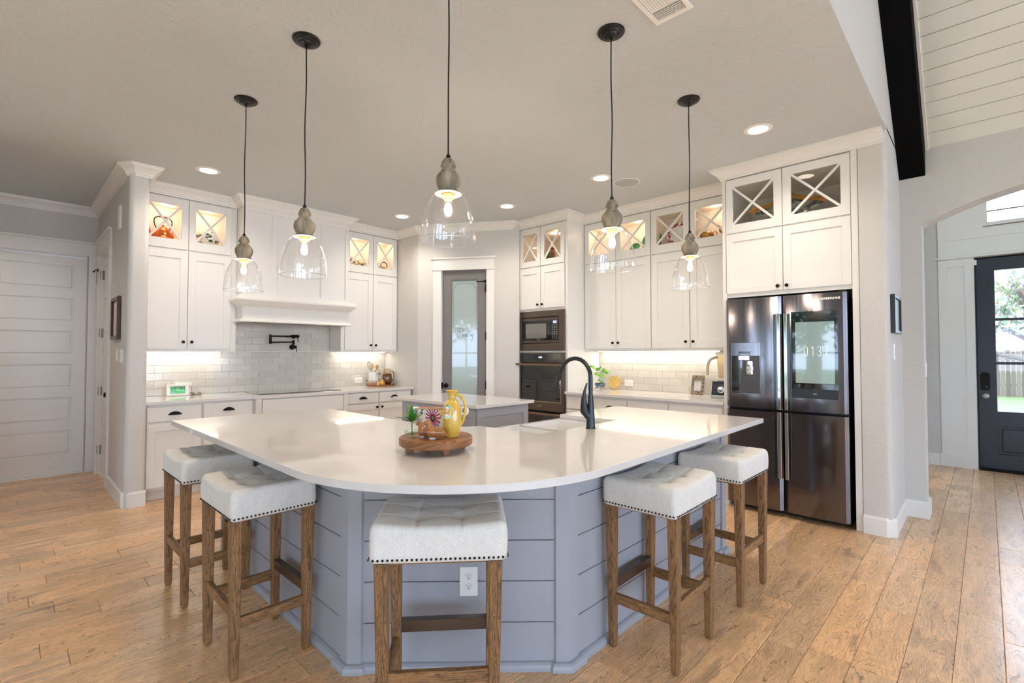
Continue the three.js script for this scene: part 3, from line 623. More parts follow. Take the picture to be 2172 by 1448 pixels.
// fridge wall
{
  const t = thing('wall_cabinet', 'white wall cabinet beside the oven tower with green plates behind glass', 'cabinet', [0, 0, ZF], 0), z = 0.34;
  wallCabinet(t, -3.543, -2.65, 1.395, 2.95, 2.442, 0.012, z, [[-3.535, -3.10, 'r'], [-3.094, -2.657, 'l']], { lights: [[-3.32, 0, 0.2], [-2.88, 0, 0.2]], knobY: 1.481 });
}
{
  const t = thing('wall_cabinet', 'white wall cabinet left of the refrigerator with a red flowered plate behind glass', 'cabinet', [0, 0, ZF], 0), z = 0.34;
  wallCabinet(t, -2.648, -1.727, 1.395, 2.95, 2.442, 0.012, z, [[-2.643, -2.215, 'r'], [-2.205, -1.762, 'l']], { lights: [[-2.0, 0, 0.2]], knobY: 1.481 });
}
// strip lights under the wall cabinets
function strip(label, pos, turn, w) {
  const t = thing('strip_light', label, 'light', pos, turn);
  part('housing', bx(-w / 2, w / 2, 0.0, 0.012, -0.018, 0.018, 0.002), M.plate, t);
  part('diffuser', bx(-w / 2 + 0.01, w / 2 - 0.01, -0.006, 0.0005, -0.012, 0.012, 0.002), M.strip, t);
  const l = new THREE.RectAreaLight(0xfff6ea, STRIP, w - 0.02, 0.024); l.position.set(0, -0.009, 0); l.rotation.x = -Y90; l.castShadow = true; t.add(l);
}
strip('thin strip light under the wall cabinet left of the hood', [XR + 0.1, 1.373, -1.3], Y90, 0.74);
strip('thin strip light under the wall cabinet right of the hood', [XR + 0.1, 1.373, -3.38], Y90, 0.72);
strip('long thin strip light under the fridge wall cabinets', [-2.63, 1.383, ZF + 0.1], 0, 1.74);

// range hood
{
  const t = thing('range_hood', 'white wooden range hood cover with three tall panels and a mantel ledge', 'range hood', RW(0), Y90);
  const a = 1.76, b = 2.966, z = 0.52;
  part('body', [bx(a, b, 1.72, 2.955, 0.012, z - 0.016, 0.001)], M.cab, t);
  const ps = [[1.80, 2.055], [2.108, 2.615], [2.668, 2.925]], y0 = 2.02, y1 = 2.9;
  part('front_frame', slab(rect(a, b, 1.86, 2.955), z - 0.016, z, ps.map(([p, q]) => rect(p, q, y0, y1).reverse())), M.cab, t);
  for (const [p, q] of ps) part('panel', bx(p - 0.002, q + 0.002, y0, y1, z - 0.018, z - 0.012, 0), M.cab, t);
  // mantel: fascia, cove, top cap and bottom bead; path runs round three sides
  const round = [[a, 0.19], [a, z], [b, z], [b, 0.19]];
  const cove = [[0, 1.862], [0.006, 1.862], [0.012, 1.872], [0.03, 1.882], [0.055, 1.905], [0.07, 1.922], [0.078, 1.926], [0.078, 1.944], [0.02, 1.99], [0, 1.99]];
  part('mantel', sweep(round, cove), M.cab, t);
  part('fascia', bx(a - 0.001, b + 0.001, 1.73, 1.862, 0.19, z + 0.0015, 0.001), M.cab, t);
  part('bead', sweep(round, [[0, 1.695], [0.03, 1.695], [0.036, 1.704], [0.03, 1.713], [0.012, 1.73], [0, 1.734]]), M.cab, t);
  part('insert', [bx(a + 0.25, b - 0.25, 1.712, 1.722, 0.1, z - 0.08)], M.steelB, t);
}
// base cabinets of the range wall. z = front of the drawers
{
  const z = 0.71, top = 0.884;
  const shell = (t, a, b, zf = z) => { part('carcass', [bx(a, b, 0.1, top, 0.012, zf - 0.024, 0), bx(a, b, 0.0, 0.1, 0.012, zf - 0.09, 0)], M.cab, t); };
  const t1 = thing('base_cabinet', 'white base cabinet with one drawer beside the partition', 'cabinet', RW(0), Y90); shell(t1, 0.905, 1.358);
  part('face_frame', [bx(0.905, 0.93, 0.1, top, z - 0.024, z - 0.0205), bx(1.34, 1.358, 0.1, top, z - 0.024, z - 0.0205), bx(0.93, 1.34, 0.862, top, z - 0.024, z - 0.0205), bx(0.93, 1.34, 0.69, 0.73, z - 0.024, z - 0.0205)], M.cab, t1);
  drawer(t1, 0.916, 1.348, 0.724, 0.86, z, { pull: true }); door(t1, 0.916, 1.348, 0.125, 0.708, z, { stile: 0.065, rail: 0.07 });
  const t2 = thing('base_cabinet', 'white base cabinet with one drawer next to the cooktop', 'cabinet', RW(0), Y90); shell(t2, 1.36, 1.828);
  part('face_frame', [bx(1.36, 1.378, 0.1, top, z - 0.024, z - 0.0205), bx(1.8, 1.828, 0.1, top, z - 0.024, z - 0.0205), bx(1.378, 1.8, 0.862, top, z - 0.024, z - 0.0205)], M.cab, t2);
  drawer(t2, 1.369, 1.806, 0.724, 0.868, z, { pull: true }); door(t2, 1.369, 1.806, 0.125, 0.708, z, { stile: 0.065, rail: 0.07 });
  const t3 = thing('base_cabinet', 'white cooktop base cabinet set forward with fluted corner posts', 'cabinet', RW(0), Y90), zc = z + 0.055;
  part('carcass', [bx(1.83, 2.848, 0.1, top, 0.012, zc - 0.024, 0), bx(1.83, 2.848, 0, 0.1, 0.012, zc - 0.09, 0)], M.cab, t3);
  for (const [a, b] of [[1.83, 1.885], [2.793, 2.848]]) { const g = [bx(a, b, 0.03, top, zc - 0.024, zc - 0.006, 0.002)]; for (let k = 0; k < 3; k++) g.push(rod([a + 0.013 + k * 0.0145, 0.12, zc - 0.007], [a + 0.013 + k * 0.0145, 0.84, zc - 0.007], 0.006, 0.006, 10)); part('fluted_post', g, M.cab, t3); }
  drawer(t3, 1.893, 2.785, 0.70, 0.872, zc); drawer(t3, 1.893, 2.785, 0.41, 0.69, zc, { pull: true }); drawer(t3, 1.893, 2.785, 0.12, 0.4, zc, { pull: true });
  const t4 = thing('base_cabinet', 'white base cabinet with two drawers and two doors right of the cooktop', 'cabinet', RW(0), Y90); shell(t4, 2.85, 3.775);
  part('face_frame', [bx(2.85, 2.868, 0.1, top, z - 0.024, z - 0.0205), bx(3.28, 3.3, 0.1, top, z - 0.024, z - 0.0205), bx(3.725, 3.775, 0.1, top, z - 0.024, z - 0.0155), bx(2.868, 3.28, 0.864, top, z - 0.024, z - 0.0205), bx(3.3, 3.725, 0.864, top, z - 0.024, z - 0.0205)], M.cab, t4);
  drawer(t4, 2.86, 3.283, 0.748, 0.868, z, { pull: true }); drawer(t4, 3.297, 3.73, 0.748, 0.868, z, { pull: true });
  door(t4, 2.86, 3.283, 0.125, 0.735, z, { knob: [3.255, 0.69] }); door(t4, 3.297, 3.73, 0.125, 0.735, z, { knob: [3.325, 0.69] });
}
{ // worktop of the range wall
  const t = thing('countertop', 'white quartz countertop along the range wall with a cooktop let in', 'countertop');
  const e = -5.483, f = -5.428;
  part('slab', plan([[XR, -0.903], [e, -0.903], [e, -1.79], [f, -1.80], [f, -2.835], [e, -2.845], [e, -3.772], [-5.44, -3.772], [-5.44, -3.798], [XR, -3.798]].slice(0, 7).concat([[e, -3.79], [XR, -3.79]]), 0.884, 0.914, 0.003), M.quartz, t);
  const c = thing('cooktop', 'flat black glass induction cooktop in the white counter', 'cooktop', [-5.86, 0.9142, -2.38]);
  part('glass_top', plan([[-0.25, 0.46], [0.25, 0.46], [0.25, -0.46], [-0.25, -0.46]], 0, 0.006, 0.002), M.blackGlass, c);
  const ring = std(0x3c3c40, 0.3);
  for (const [x, z, r] of [[-0.1, 0.28, 0.09], [0.12, 0.28, 0.075], [-0.1, -0.28, 0.075], [0.12, -0.28, 0.09], [0, 0, 0.11]]) part('burner_mark', new THREE.RingGeometry(r - 0.003, r, 40).rotateX(-Y90).translate(x, 0.0064, z), ring, c);
}
// fridge wall base cabinets
{
  const z = ZF + 0.715, top = 0.884, xs = [-3.54, -3.16, -2.735, -2.275, -1.735];
  const lab = ['narrow white base cabinet with a drawer and a door beside the oven tower', 'white base cabinet with a cup pull left of centre on the fridge wall', 'white base cabinet with a cup pull right of centre on the fridge wall', 'white base cabinet with a cup pull beside the refrigerator panel'];
  for (let i = 0; i < 4; i++) {
    const a = xs[i], b = xs[i + 1], t = thing('base_cabinet', lab[i], 'cabinet', [0, 0, 0]);
    part('carcass', [bx(a, b, 0.1, top, ZF + 0.012, z - 0.024, 0), bx(a, b, 0, 0.1, ZF + 0.012, z - 0.09, 0)], M.cab, t);
    part('face_frame', [bx(a, a + 0.02, 0.1, top, z - 0.024, z - 0.0205), bx(b - 0.02, b, 0.1, top, z - 0.024, z - 0.0205), bx(a + 0.02, b - 0.02, 0.855, top, z - 0.024, z - 0.0205), bx(a + 0.02, b - 0.02, 0.68, 0.72, z - 0.024, z - 0.0205)], M.cab, t);
    drawer(t, a + 0.009, b - 0.009, i ? 0.7 : 0.72, 0.856, z, { pull: i > 0 ? 0.762 : false }); door(t, a + 0.009, b - 0.009, 0.125, i ? 0.69 : 0.705, z, { knob: [i % 2 ? b - 0.04 : a + 0.04, 0.65] });
  }
  const t = thing('countertop', 'white quartz countertop along the fridge wall under the strip light', 'countertop');
  part('slab', plan([[-3.543, ZF + 0.001], [-3.543, -4.55], [-1.727, -4.55], [-1.727, ZF + 0.001]].reverse(), 0.884, 0.914, 0.003), M.quartz, t);
}
// oven tower ---------------------------------------------------------------
{
  const z = 0.69, t = thing('oven_cabinet', 'tall white oven tower cabinet with glass topped doors', 'cabinet', [0, 0, ZF]);
  const a = -4.345, b = -3.545, th = 0.02, zf = z - 0.022;
  part('carcass', [bx(a, a + th, 0, 2.955, 0.012, zf, 0.001), bx(b - th, b, 0, 2.955, 0.012, zf, 0.001), bx(a + th, b - th, 0.012, 2.955, 0.012, 0.03, 0), bx(a + th, b - th, 1.885, 1.905, 0.03, zf, 0), bx(a + th, b - th, 1.37, 1.39, 0.03, zf, 0), bx(a + th, b - th, 0.06, 0.1, 0.03, zf, 0), bx(a + th, b - th, 2.488, 2.508, 0.03, zf, 0), bx(a + th, b - th, 2.9, 2.955, 0.03, zf, 0)], M.cab, t);
  part('lining', [bx(a + th, b - th, 2.508, 2.9, 0.03, 0.034, 0), bx(a + th, a + th + 0.003, 2.508, 2.9, 0.034, zf - 0.01, 0), bx(b - th - 0.003, b - th, 2.508, 2.9, 0.034, zf - 0.01, 0), bx(a + th, b - th, 2.897, 2.9, 0.034, zf - 0.01, 0), bx(a + th, b - th, 2.508, 2.511, 0.034, zf - 0.01, 0)], M.cabIn, t);
  part('face_frame', [bx(a, a + 0.05, 0, 2.955, zf, z - 0.0205 + 0.004), bx(b - 0.035, b, 0, 2.955, zf, z - 0.0205 + 0.004), bx(a + 0.05, b - 0.035, 2.9, 2.955, zf, z - 0.0205), bx(a + 0.05, b - 0.035, 2.42, 2.47, zf, z - 0.0205), bx(a + 0.05, b - 0.035, 1.885, 1.93, zf, z - 0.0165), bx(a + 0.05, b - 0.035, 1.368, 1.392, zf, z - 0.0165), bx(-3.96, -3.925, 1.9, 2.94, zf, z - 0.0205), bx(a + 0.05, b - 0.035, 0, 0.1, zf, z - 0.0205)], M.cab, t);
  for (const [p, q, s] of [[-4.315, -3.957, 'r'], [-3.951, -3.585, 'l']]) {
    door(t, p, q, 2.446, 2.932, z, { glass: true, stile: 0.055, rail: 0.072, railB: 0.072 });
    door(t, p, q, 1.915, 2.432, z, { stile: 0.062, rail: 0.08, railB: 0.08, knob: [s === 'r' ? q - 0.034 : p + 0.034, 1.962] });
  }
  part('puck_light', new THREE.CylinderGeometry(0.03, 0.03, 0.01, 20).translate(-3.94, 2.892, 0.4), M.glow, t);
  const l = new THREE.PointLight(0xffdab4, PUCK); l.position.set(-3.94, 2.86, 0.4); l.castShadow = true; l.shadow.radius = 1.5; t.add(l);

  const m = thing('microwave', 'built in dark steel microwave above the wall ovens', 'microwave', [-3.95, 1.392, ZF + z]);
  const W = 0.375, hh = 0.492;
  part('trim_frame', slab(rect(-W, W, 0.002, hh), -0.016, 0.008, [rect(-0.315, 0.285, 0.085, 0.415).reverse()], 0.004), M.steelB, m);
  part('case', bx(-0.33, 0.3, 0.07, 0.43, -0.4, -0.012, 0), M.matBlack, m);
  const dd = part('door', slab(rect(-0.305, 0.165, 0.095, 0.405), -0.012, 0.004, [], 0.003), M.blackGlass, m);
  part('door_rail', [bx(-0.305, 0.165, 0.372, 0.405, 0.0035, 0.008)], M.steelB, dd); part('door_rail', [bx(-0.305, 0.165, 0.095, 0.124, 0.0035, 0.008)], M.steelB, dd);
  part('window', bx(-0.245, 0.09, 0.155, 0.335, 0.0035, 0.0055, 0.001), phy(0x77756f, 0.12, { clearcoat: 1, clearcoatRoughness: 0.03 }), dd);
  part('badge', bx(-0.06, 0.0, 0.138, 0.15, 0.0035, 0.0055), M.nickel, dd);
  const cp = part('control_panel', slab(rect(0.168, 0.277, 0.095, 0.405), -0.012, 0.004, [], 0.003), M.blackGlass, m);
  part('panel_end', bx(0.168, 0.277, 0.372, 0.405, 0.0035, 0.008), M.steelB, cp); part('panel_end', bx(0.168, 0.277, 0.095, 0.124, 0.0035, 0.008), M.steelB, cp);
  part('display', bx(0.2, 0.255, 0.332, 0.36, 0.0035, 0.005), new THREE.MeshStandardMaterial({ color: 0x222233, emissive: 0xc9cdfb, emissiveIntensity: 0.7 }), cp);
  const keyM = std(0xb9b5ad, 0.5), keyG = bx(-0.005, 0.005, -0.0035, 0.0035, 0, 0.001, 0);
  for (let r = 0; r < 9; r++) for (let k = 0; k < 3; k++) { const o = new THREE.Mesh(keyG, keyM); o.name = 'key'; o.position.set(0.195 + k * 0.027, 0.316 - r * 0.0205 - (r > 3 ? 0.006 : 0), 0.004); cp.add(o); }

  const o = thing('wall_oven', 'double dark steel wall oven with two long handles under the microwave', 'oven', [-3.95, 0.1, ZF + z]);
  part('case', bx(-0.36, 0.36, 0.01, 1.25, -0.55, -0.02, 0), M.matBlack, o);
  part('control_panel', [slab(rect(-0.375, 0.375, 1.145, 1.268), -0.018, 0.014, [], 0.004)], M.steelB, o);
  part('control_glass', bx(-0.315, 0.325, 1.158, 1.252, 0.0135, 0.0165, 0.001), M.blackGlass, o);
  part('display', bx(-0.02, 0.035, 1.2, 1.22, 0.016, 0.0172, 0), new THREE.MeshStandardMaterial({ color: 0x222233, emissive: 0xcdd0ff, emissiveIntensity: 0.8 }), o);
  for (const [y0, y1] of [[0.56, 1.135], [0.012, 0.535]]) {
    const d = part('door', slab(rect(-0.375, 0.375, y0, y1), -0.018, 0.022, [], 0.005), M.steelB, o);
    part('window', slab(rect(-0.32, 0.325, y0 + 0.115, y1 - 0.03), 0.021, 0.0245, [], 0.001), M.blackGlass, d);
    part('window_edge', slab(rect(-0.328, 0.333, y0 + 0.105, y1 - 0.022), 0.02, 0.0235, [rect(-0.32, 0.325, y0 + 0.115, y1 - 0.03).reverse()], 0.0008), std(0xb3a694, 0.35, { metalness: 0.9 }), d);
    part('badge', bx(-0.04, 0.025, y0 + 0.048, y0 + 0.06, 0.0215, 0.0235), M.nickel, d);
    const hy = y1 - 0.012, hd = part('handle', [bx(-0.40, 0.40, hy - 0.013, hy + 0.013, 0.062, 0.082, 0.006)], std(0x8a7264, 0.28, { metalness: 0.95 }), d);
    for (const s of [-1, 1]) part('bracket', (() => { const g = new THREE.ExtrudeGeometry(new THREE.Shape([[0.02, -0.05], [0.02, 0.01], [0.08, 0.012], [0.082, -0.012], [0.06, -0.02]].map((p) => new THREE.Vector2(...p))), { depth: 0.022, bevelEnabled: false }); g.rotateY(-Y90); return boxUV(prep(g)).translate(s * 0.375 + (s > 0 ? 0.018 : 0.004), hy, 0); })(), M.matBlack, d);
  }
}
// refrigerator housing --------------------------------------------------------
{
  const z = 0.72, t = thing('fridge_cabinet', 'white cabinet built round the refrigerator with crossed glass doors on top', 'cabinet', [0, 0, ZF]);
  part('side_panel', bx(-1.725, -1.69, 0, 2.955, 0.012, z), M.cab, t); part('side_panel', bx(-0.738, -0.694, 0, 2.955, 0.012, z + 0.004), M.cab, t);
  const a = -1.69, b = -0.738, zf = z - 0.022;
  part('carcass', [bx(a, b, 1.865, 1.885, 0.012, zf, 0), bx(a, b, 2.492, 2.512, 0.012, zf, 0), bx(a, b, 2.9, 2.955, 0.012, zf, 0), bx(a, b, 1.885, 2.9, 0.012, 0.03, 0)], M.cab, t);
  part('lining', [bx(a, b, 2.512, 2.9, 0.03, 0.034, 0), bx(a, a + 0.003, 2.512, 2.9, 0.034, zf - 0.01, 0), bx(b - 0.003, b, 2.512, 2.9, 0.034, zf - 0.01, 0), bx(a, b, 2.897, 2.9, 0.034, zf - 0.01, 0)], M.cabIn, t);
  part('face_frame', [bx(a, b, 1.86, 1.915, zf, z - 0.014), bx(a, b, 2.9, 2.955, zf, z - 0.0205), bx(a, b, 2.42, 2.47, zf, z - 0.0205), bx(-1.245, -1.205, 1.9, 2.94, zf, z - 0.0205)], M.cab, t);
  for (const [p, q, s] of [[-1.697, -1.228, 'r'], [-1.222, -0.742, 'l']]) {
    door(t, p, q, 2.446, 2.932, z, { glass: true, stile: 0.064, rail: 0.07, railB: 0.075 });
    door(t, p, q, 1.895, 2.434, z, { stile: 0.06, rail: 0.07, railB: 0.055, knob: [s === 'r' ? q - 0.035 : p + 0.028, 1.93] });
  }
}

// ---------------------------------------------------------------- refrigerator
const font = await new FontLoader().loadAsync('fonts/droid/droid_sans_bold.typeface.json');
const fontR = await new FontLoader().loadAsync('fonts/droid/droid_sans_regular.typeface.json');
function text(str, size, depth, f = font) { const g = new TextGeometry(str, { font: f, size, depth, curveSegments: 4, bevelEnabled: false }); g.computeBoundingBox(); const b = g.boundingBox; return g.translate(-(b.min.x + b.max.x) / 2, -(b.min.y + b.max.y) / 2, 0); }
{
  const zf = -4.5, t = thing('refrigerator', 'four door dark steel refrigerator with a screen and an ice dispenser', 'refrigerator', [-1.222, 0, zf]);
  part('body', bx(-0.452, 0.452, 0.045, 1.815, -0.74, -0.095, 0.004), std(0x2b2a30, 0.4, { metalness: 0.6 }), t);
  part('kick_grille', [bx(-0.44, 0.44, 0.012, 0.05, -0.7, -0.09), bx(-0.44, -0.4, 0, 0.014, -0.65, -0.12), bx(0.4, 0.44, 0, 0.014, -0.65, -0.12)], M.matBlack, t);
  // gently bowed door fronts: plan outline of the front, pulled up
  const bow = (x0, x1, back, cut) => { const p = [[x0, back]]; const n = 18, e = 0.018; for (let i = 0; i <= n; i++) { const s = i / n, x = x0 + (x1 - x0) * s, edge = Math.min(s, 1 - s) * (x1 - x0), roll = edge < e ? (e - Math.sqrt(Math.max(0, e * e - (e - edge) * (e - edge)))) : 0; p.push([x, 0.012 * Math.sin(Math.PI * s) - roll - 0.004]); } p.push([x1, back]); return p.reverse(); };
  const doors = [];
  for (const [x0, x1, y0, y1] of [[-0.456, -0.006, 0.888, 1.836], [0.006, 0.456, 0.888, 1.836], [-0.456, -0.006, 0.052, 0.866], [0.006, 0.456, 0.052, 0.866]]) {
    const g = plan(bow(x0, x1, -0.09).map(([x, z]) => [x, z]), y0, y1, 0);
    const d = part('door', toCreasedNormals(g, 0.5), M.steel, t); doors.push(d);
    const left = x0 < 0, hx = left ? x1 - 0.033 : x0 + 0.007, up = y0 > 0.5, a = up ? y0 + 0.0 : 0.315, b = up ? 1.69 : y1;
    part('handle', [slab([[hx, a], [hx + 0.026, a], [hx + 0.026, b], [hx, b]], -0.03, 0.0, [], 0.003)], M.chrome, d);
    part('handle_recess', bx(left ? hx - 0.026 : hx + 0.027, left ? hx - 0.001 : hx + 0.05, a + 0.004, b - 0.004, -0.03, left ? 0.0035 : 0.0015, 0.003), std(0x4f5256, 0.15, { metalness: 1 }), d);
  }
  // dispenser
  const d0 = doors[0], zz = 0.009;
  part('dispenser_plate', slab(rect(-0.41, -0.164, 1.002, 1.45), zz - 0.02, zz + 0.003, [rect(-0.405, -0.169, 1.008, 1.335).reverse()], 0.0015), M.steel, d0);
  const cav = part('dispenser_bay', [bx(-0.406, -0.168, 1.007, 1.336, zz - 0.02, zz + 0.0005, 0)], M.blackGlass, d0);
  part('bay_front', slab([[-0.348, 1.012], [-0.172, 1.012], [-0.172, 1.335], [-0.31, 1.335], [-0.318, 1.19]], zz - 0.012, zz + 0.0022, [], 0.001), std(0x55504f, 0.3, { metalness: 0.9 }), d0);
  part('dispenser_panel', slab(rect(-0.338, -0.248, 1.335, 1.374), zz - 0.01, zz + 0.014, [], 0.003), M.blackGlass, d0);
  part('dispenser_spout', [slab(rect(-0.342, -0.25, 1.296, 1.336), zz - 0.02, zz + 0.018, [], 0.005)], M.chrome, d0);
  part('dispenser_lever', [lathe([[0, 0], [0.034, 0], [0.036, 0.01], [0.036, 0.07], [0.03, 0.075], [0.03, 0.115], [0, 0.118]], 24).translate(-0.25, 1.176, zz + 0.0)], M.chrome, d0);
  // screen
  const d1 = doors[1], sz = 0.0085;
  const scr = part('screen', slab([[0.078, 0.995], [0.392, 0.995], [0.398, 1.002], [0.398, 1.692], [0.392, 1.698], [0.078, 1.698], [0.072, 1.692], [0.072, 1.002]], sz - 0.012, sz, [], 0.002), M.blackGlass, d1);
  part('lit_display', bx(0.102, 0.374, 1.118, 1.61, sz - 0.0005, sz + 0.0006, 0), new THREE.MeshPhysicalMaterial({ color: 0x1a1f1f, roughness: 0.06, emissive: 0xa3b5ae, emissiveIntensity: 0.42, clearcoat: 1, clearcoatRoughness: 0.02 }), scr);
  part('lower_band', bx(0.074, 0.396, 0.998, 1.07, sz - 0.0005, sz + 0.0012, 0), std(0x1c2024, 0.35), scr);
  const dig = { 0: [[0, 0.2], [0, 0.8], [0.12, 0.98], [0.3, 1], [0.48, 0.98], [0.6, 0.8], [0.6, 0.2], [0.48, 0.02], [0.3, 0], [0.12, 0.02], [0, 0.2]], 1: [[0.12, 0.82], [0.36, 1], [0.36, 0]], 3: [[0.03, 0.85], [0.16, 0.98], [0.34, 1], [0.54, 0.9], [0.54, 0.66], [0.26, 0.53], [0.58, 0.42], [0.6, 0.16], [0.36, 0], [0.14, 0.02], [0, 0.16]], 7: [[0, 1], [0.58, 1], [0.2, 0]] };
  const dg = [], cell = 0.068;
  [[0, 0.165], [1, 0.213], [3, 0.258], [7, 0.307]].forEach(([n, x]) => { const q = dig[n].map(([a, b]) => [x - 0.0 + a * cell * 0.6, 1.335 + b * cell * 1.15, sz + 0.0012]); for (let i = 0; i + 1 < q.length; i++) dg.push(rod(q[i], q[i + 1], 0.0016, 0.0016, 6)); });
  dg.push(ball(0.2495, 1.355, sz + 0.001, 0.002), ball(0.2495, 1.392, sz + 0.001, 0.002));
  part('clock_digits', dg, new THREE.MeshStandardMaterial({ color: 0xffffff, emissive: 0xffffff, emissiveIntensity: 0.28 }), scr);
  part('home_mark', bx(0.225, 0.25, 1.028, 1.036, sz + 0.001, sz + 0.002, 0), M.nickel, scr);
  part('brand_lettering', text('SAMSUNG', 0.017, 0.0015).scale(1.15, 1, 1).translate(0.352, 1.79, 0.0088), std(0xc9c6c0, 0.3, { metalness: 0.8 }), d1);
  for (const x of [-0.42, 0.42]) part('hinge_cover', bx(x - 0.03, x + 0.03, 1.815, 1.845, -0.14, -0.02, 0.004), M.matBlack, t);
}

// ---------------------------------------------------------------- big island
{
  const t = thing('kitchen_island', 'large grey island base with horizontal boards and clipped front corner', 'kitchen island');
  const A = [-3.74, -1.062], B = [-1.992, -1.062], C = [-1.332, -1.722], E = [-1.332, -3.48];
  // body hollowed where the sink hangs
  part('carcass', plan([A, B, C, E, [-2.215, -3.48], [-2.215, -2.86], [-1.72, -2.86], [-1.72, -2.0], [-2.215, -2.0], [-2.33, -1.80], [-3.74, -1.80]], 0.0, 0.884, 0), M.grey, t);
  part('sink_front', bx(-2.215, -2.195, 0.1, 0.66, -2.86, -2.0), M.grey, t);
  const seams = [0.012, 0.197, 0.372, 0.547, 0.722, 0.8835];
  const faces = [   // origin, turn, length; local x along the face, z out
    [[-3.68, 0, -1.062], 0, 1.633], [[B[0], 0, B[1]], 45 * D2R, Math.hypot(C[0] - B[0], C[1] - B[1])], [[C[0], 0, C[1]], Y90, 1.69]];
  const inset = [[0, 0], [0.055, 0.055], [0.06, 0.0]];
  faces.forEach(([o, turn, L], f) => {
    for (let i = 0; i + 1 < seams.length; i++) {
      const x0 = inset[f][0], x1 = L - inset[f][1];
      const b = part('board', bx(x0, x1, seams[i] + 0.002, seams[i + 1] - 0.002, 0, 0.012, 0.0015), M.grey, t); b.position.set(...o); b.rotation.y = turn;
    }
  });
  // corner posts, mitred where two boards meet
  const post = (q) => part('corner_post', plan(q, 0, 0.884, 0.0015), M.grey, t);
  const n45 = Math.SQRT1_2, u = [n45, -n45], k = 0.0225;
  const Bo = [B[0] + k * Math.tan(22.5 * D2R), B[1] + k], Co = [C[0] + k, C[1] + k * Math.tan(22.5 * D2R)];
  post([[B[0] - 0.055, B[1] + k], Bo, [Bo[0] + 0.058 * u[0], Bo[1] + 0.058 * u[1]], [B[0] + 0.066 * u[0], B[1] + 0.066 * u[1]], B, [B[0] - 0.055, B[1]]]);
  post([[Co[0] - 0.058 * u[0], Co[1] - 0.058 * u[1]], Co, [C[0] + k, C[1] - 0.055], [C[0], C[1] - 0.055], C, [C[0] - 0.066 * u[0], C[1] - 0.066 * u[1]]]);
  post([[C[0], -3.41], [C[0] + k, -3.41], [C[0] + k, -3.48], [C[0], -3.48]]); post([[-3.74, -1.062], [-3.74, -1.062 + k], [-3.68, -1.062 + k], [-3.68, -1.062]]);
  const q = [[0, 0], [0.028, 0], [0.0275, 0.012], [0.022, 0.022], [0.012, 0.028], [0, 0.029]].map(([a, b]) => [a + 0.0, b]);
  const run = [[-3.68, -1.052], [B[0] - 0.055, -1.052]], sh = q.map(([a, b]) => [a + 0.0, b * 1.15]);
  const m = M.trim === 0 ? M.trim : M.grey;
  part('shoe_moulding', sweep(run, sh), m, t);
  const o1 = [B[0] + 0.007 + 0.07 * u[0], B[1] + 0.007 + 0.07 * u[1]], o2 = [C[0] + 0.007 - 0.07 * u[0], C[1] + 0.007 - 0.07 * u[1]];
  part('shoe_moulding', sweep([o1, o2], sh), m, t); part('shoe_moulding', sweep([[C[0] + 0.01, C[1] - 0.055], [C[0] + 0.01, -3.41]], sh), m, t);
  part('shoe_moulding', sweep([[B[0] - 0.055, B[1]], [B[0] - 0.055, B[1] + k], Bo, [Bo[0] + 0.06 * u[0], Bo[1] + 0.06 * u[1]], [B[0] + 0.066 * u[0], B[1] + 0.066 * u[1]]], sh, 0, 4), m, t);
  part('shoe_moulding', sweep([[C[0] - 0.066 * u[0], C[1] - 0.066 * u[1]], [Co[0] - 0.06 * u[0], Co[1] - 0.06 * u[1]], Co, [C[0] + k, C[1] - 0.057], [C[0], C[1] - 0.057]], sh, 0, 4), m, t);
  part('shoe_moulding', sweep([[C[0], -3.41], [C[0] + k, -3.41], [C[0] + k, -3.48], [C[0], -3.48]], sh), m, t);
  // power outlet
  const w = thing('wall_outlet', 'white double outlet on the front board face of the big island', 'outlet', [B[0] + 0.508 * u[0] + 0.0121 * n45, 0.374, B[1] + 0.508 * u[1] + 0.0121 * n45], 45 * D2R);
  outlet(w, 0.078, 0.124);
}
function outlet(w, W, Hh, side) {
  part('cover', bx(-W / 2, W / 2, -Hh / 2, Hh / 2, 0, 0.006, 0.003), M.plate, w);
  const slotM = std(0x3a3a3a, 0.6);
  for (const s of [-1, 1]) {
    const c = new THREE.CylinderGeometry(0.017, 0.017, 0.003, 24); c.rotateX(Y90).scale(1, 0.85, 1); const cx = side ? s * 0.021 : 0, cy = side ? 0 : s * 0.021;
    const r = part('receptacle', c.translate(cx, cy, 0.0068), M.white, w);
    for (const [a, b] of [[-0.006, 0.004], [0.006, 0.004]]) part('slot', bx(cx + a - 0.001, cx + a + 0.001, cy + b - 0.004, cy + b + 0.004, 0.008, 0.0086, 0), slotM, r);
    part('slot', new THREE.CylinderGeometry(0.0026, 0.0026, 0.001, 10).rotateX(Y90).translate(cx, cy - 0.007, 0.0083), slotM, r);
  }
}
{   // island worktop
  const t = thing('countertop', 'huge white quartz island worktop with a rounded corner and a sink', 'countertop');
  const pts = [[-3.876, -0.776]], R = 0.85, cx = -1.066 - R, cz = -0.776 - R;
  for (let i = 0; i <= 40; i++) { const a = Y90 * (1 - i / 40); pts.push([cx + R * Math.cos(a), cz + R * Math.sin(a)]); }
  pts.push([-1.1, -3.607], [-2.25, -3.593], [-2.248, -2.832], [-1.778, -2.838], [-1.764, -2.058], [-2.222, -2.034], [-2.355, -1.832], [-3.868, -1.832]);
  part('slab', plan(pts, 0.884, 0.914, 0.0025), M.quartz, t);
}
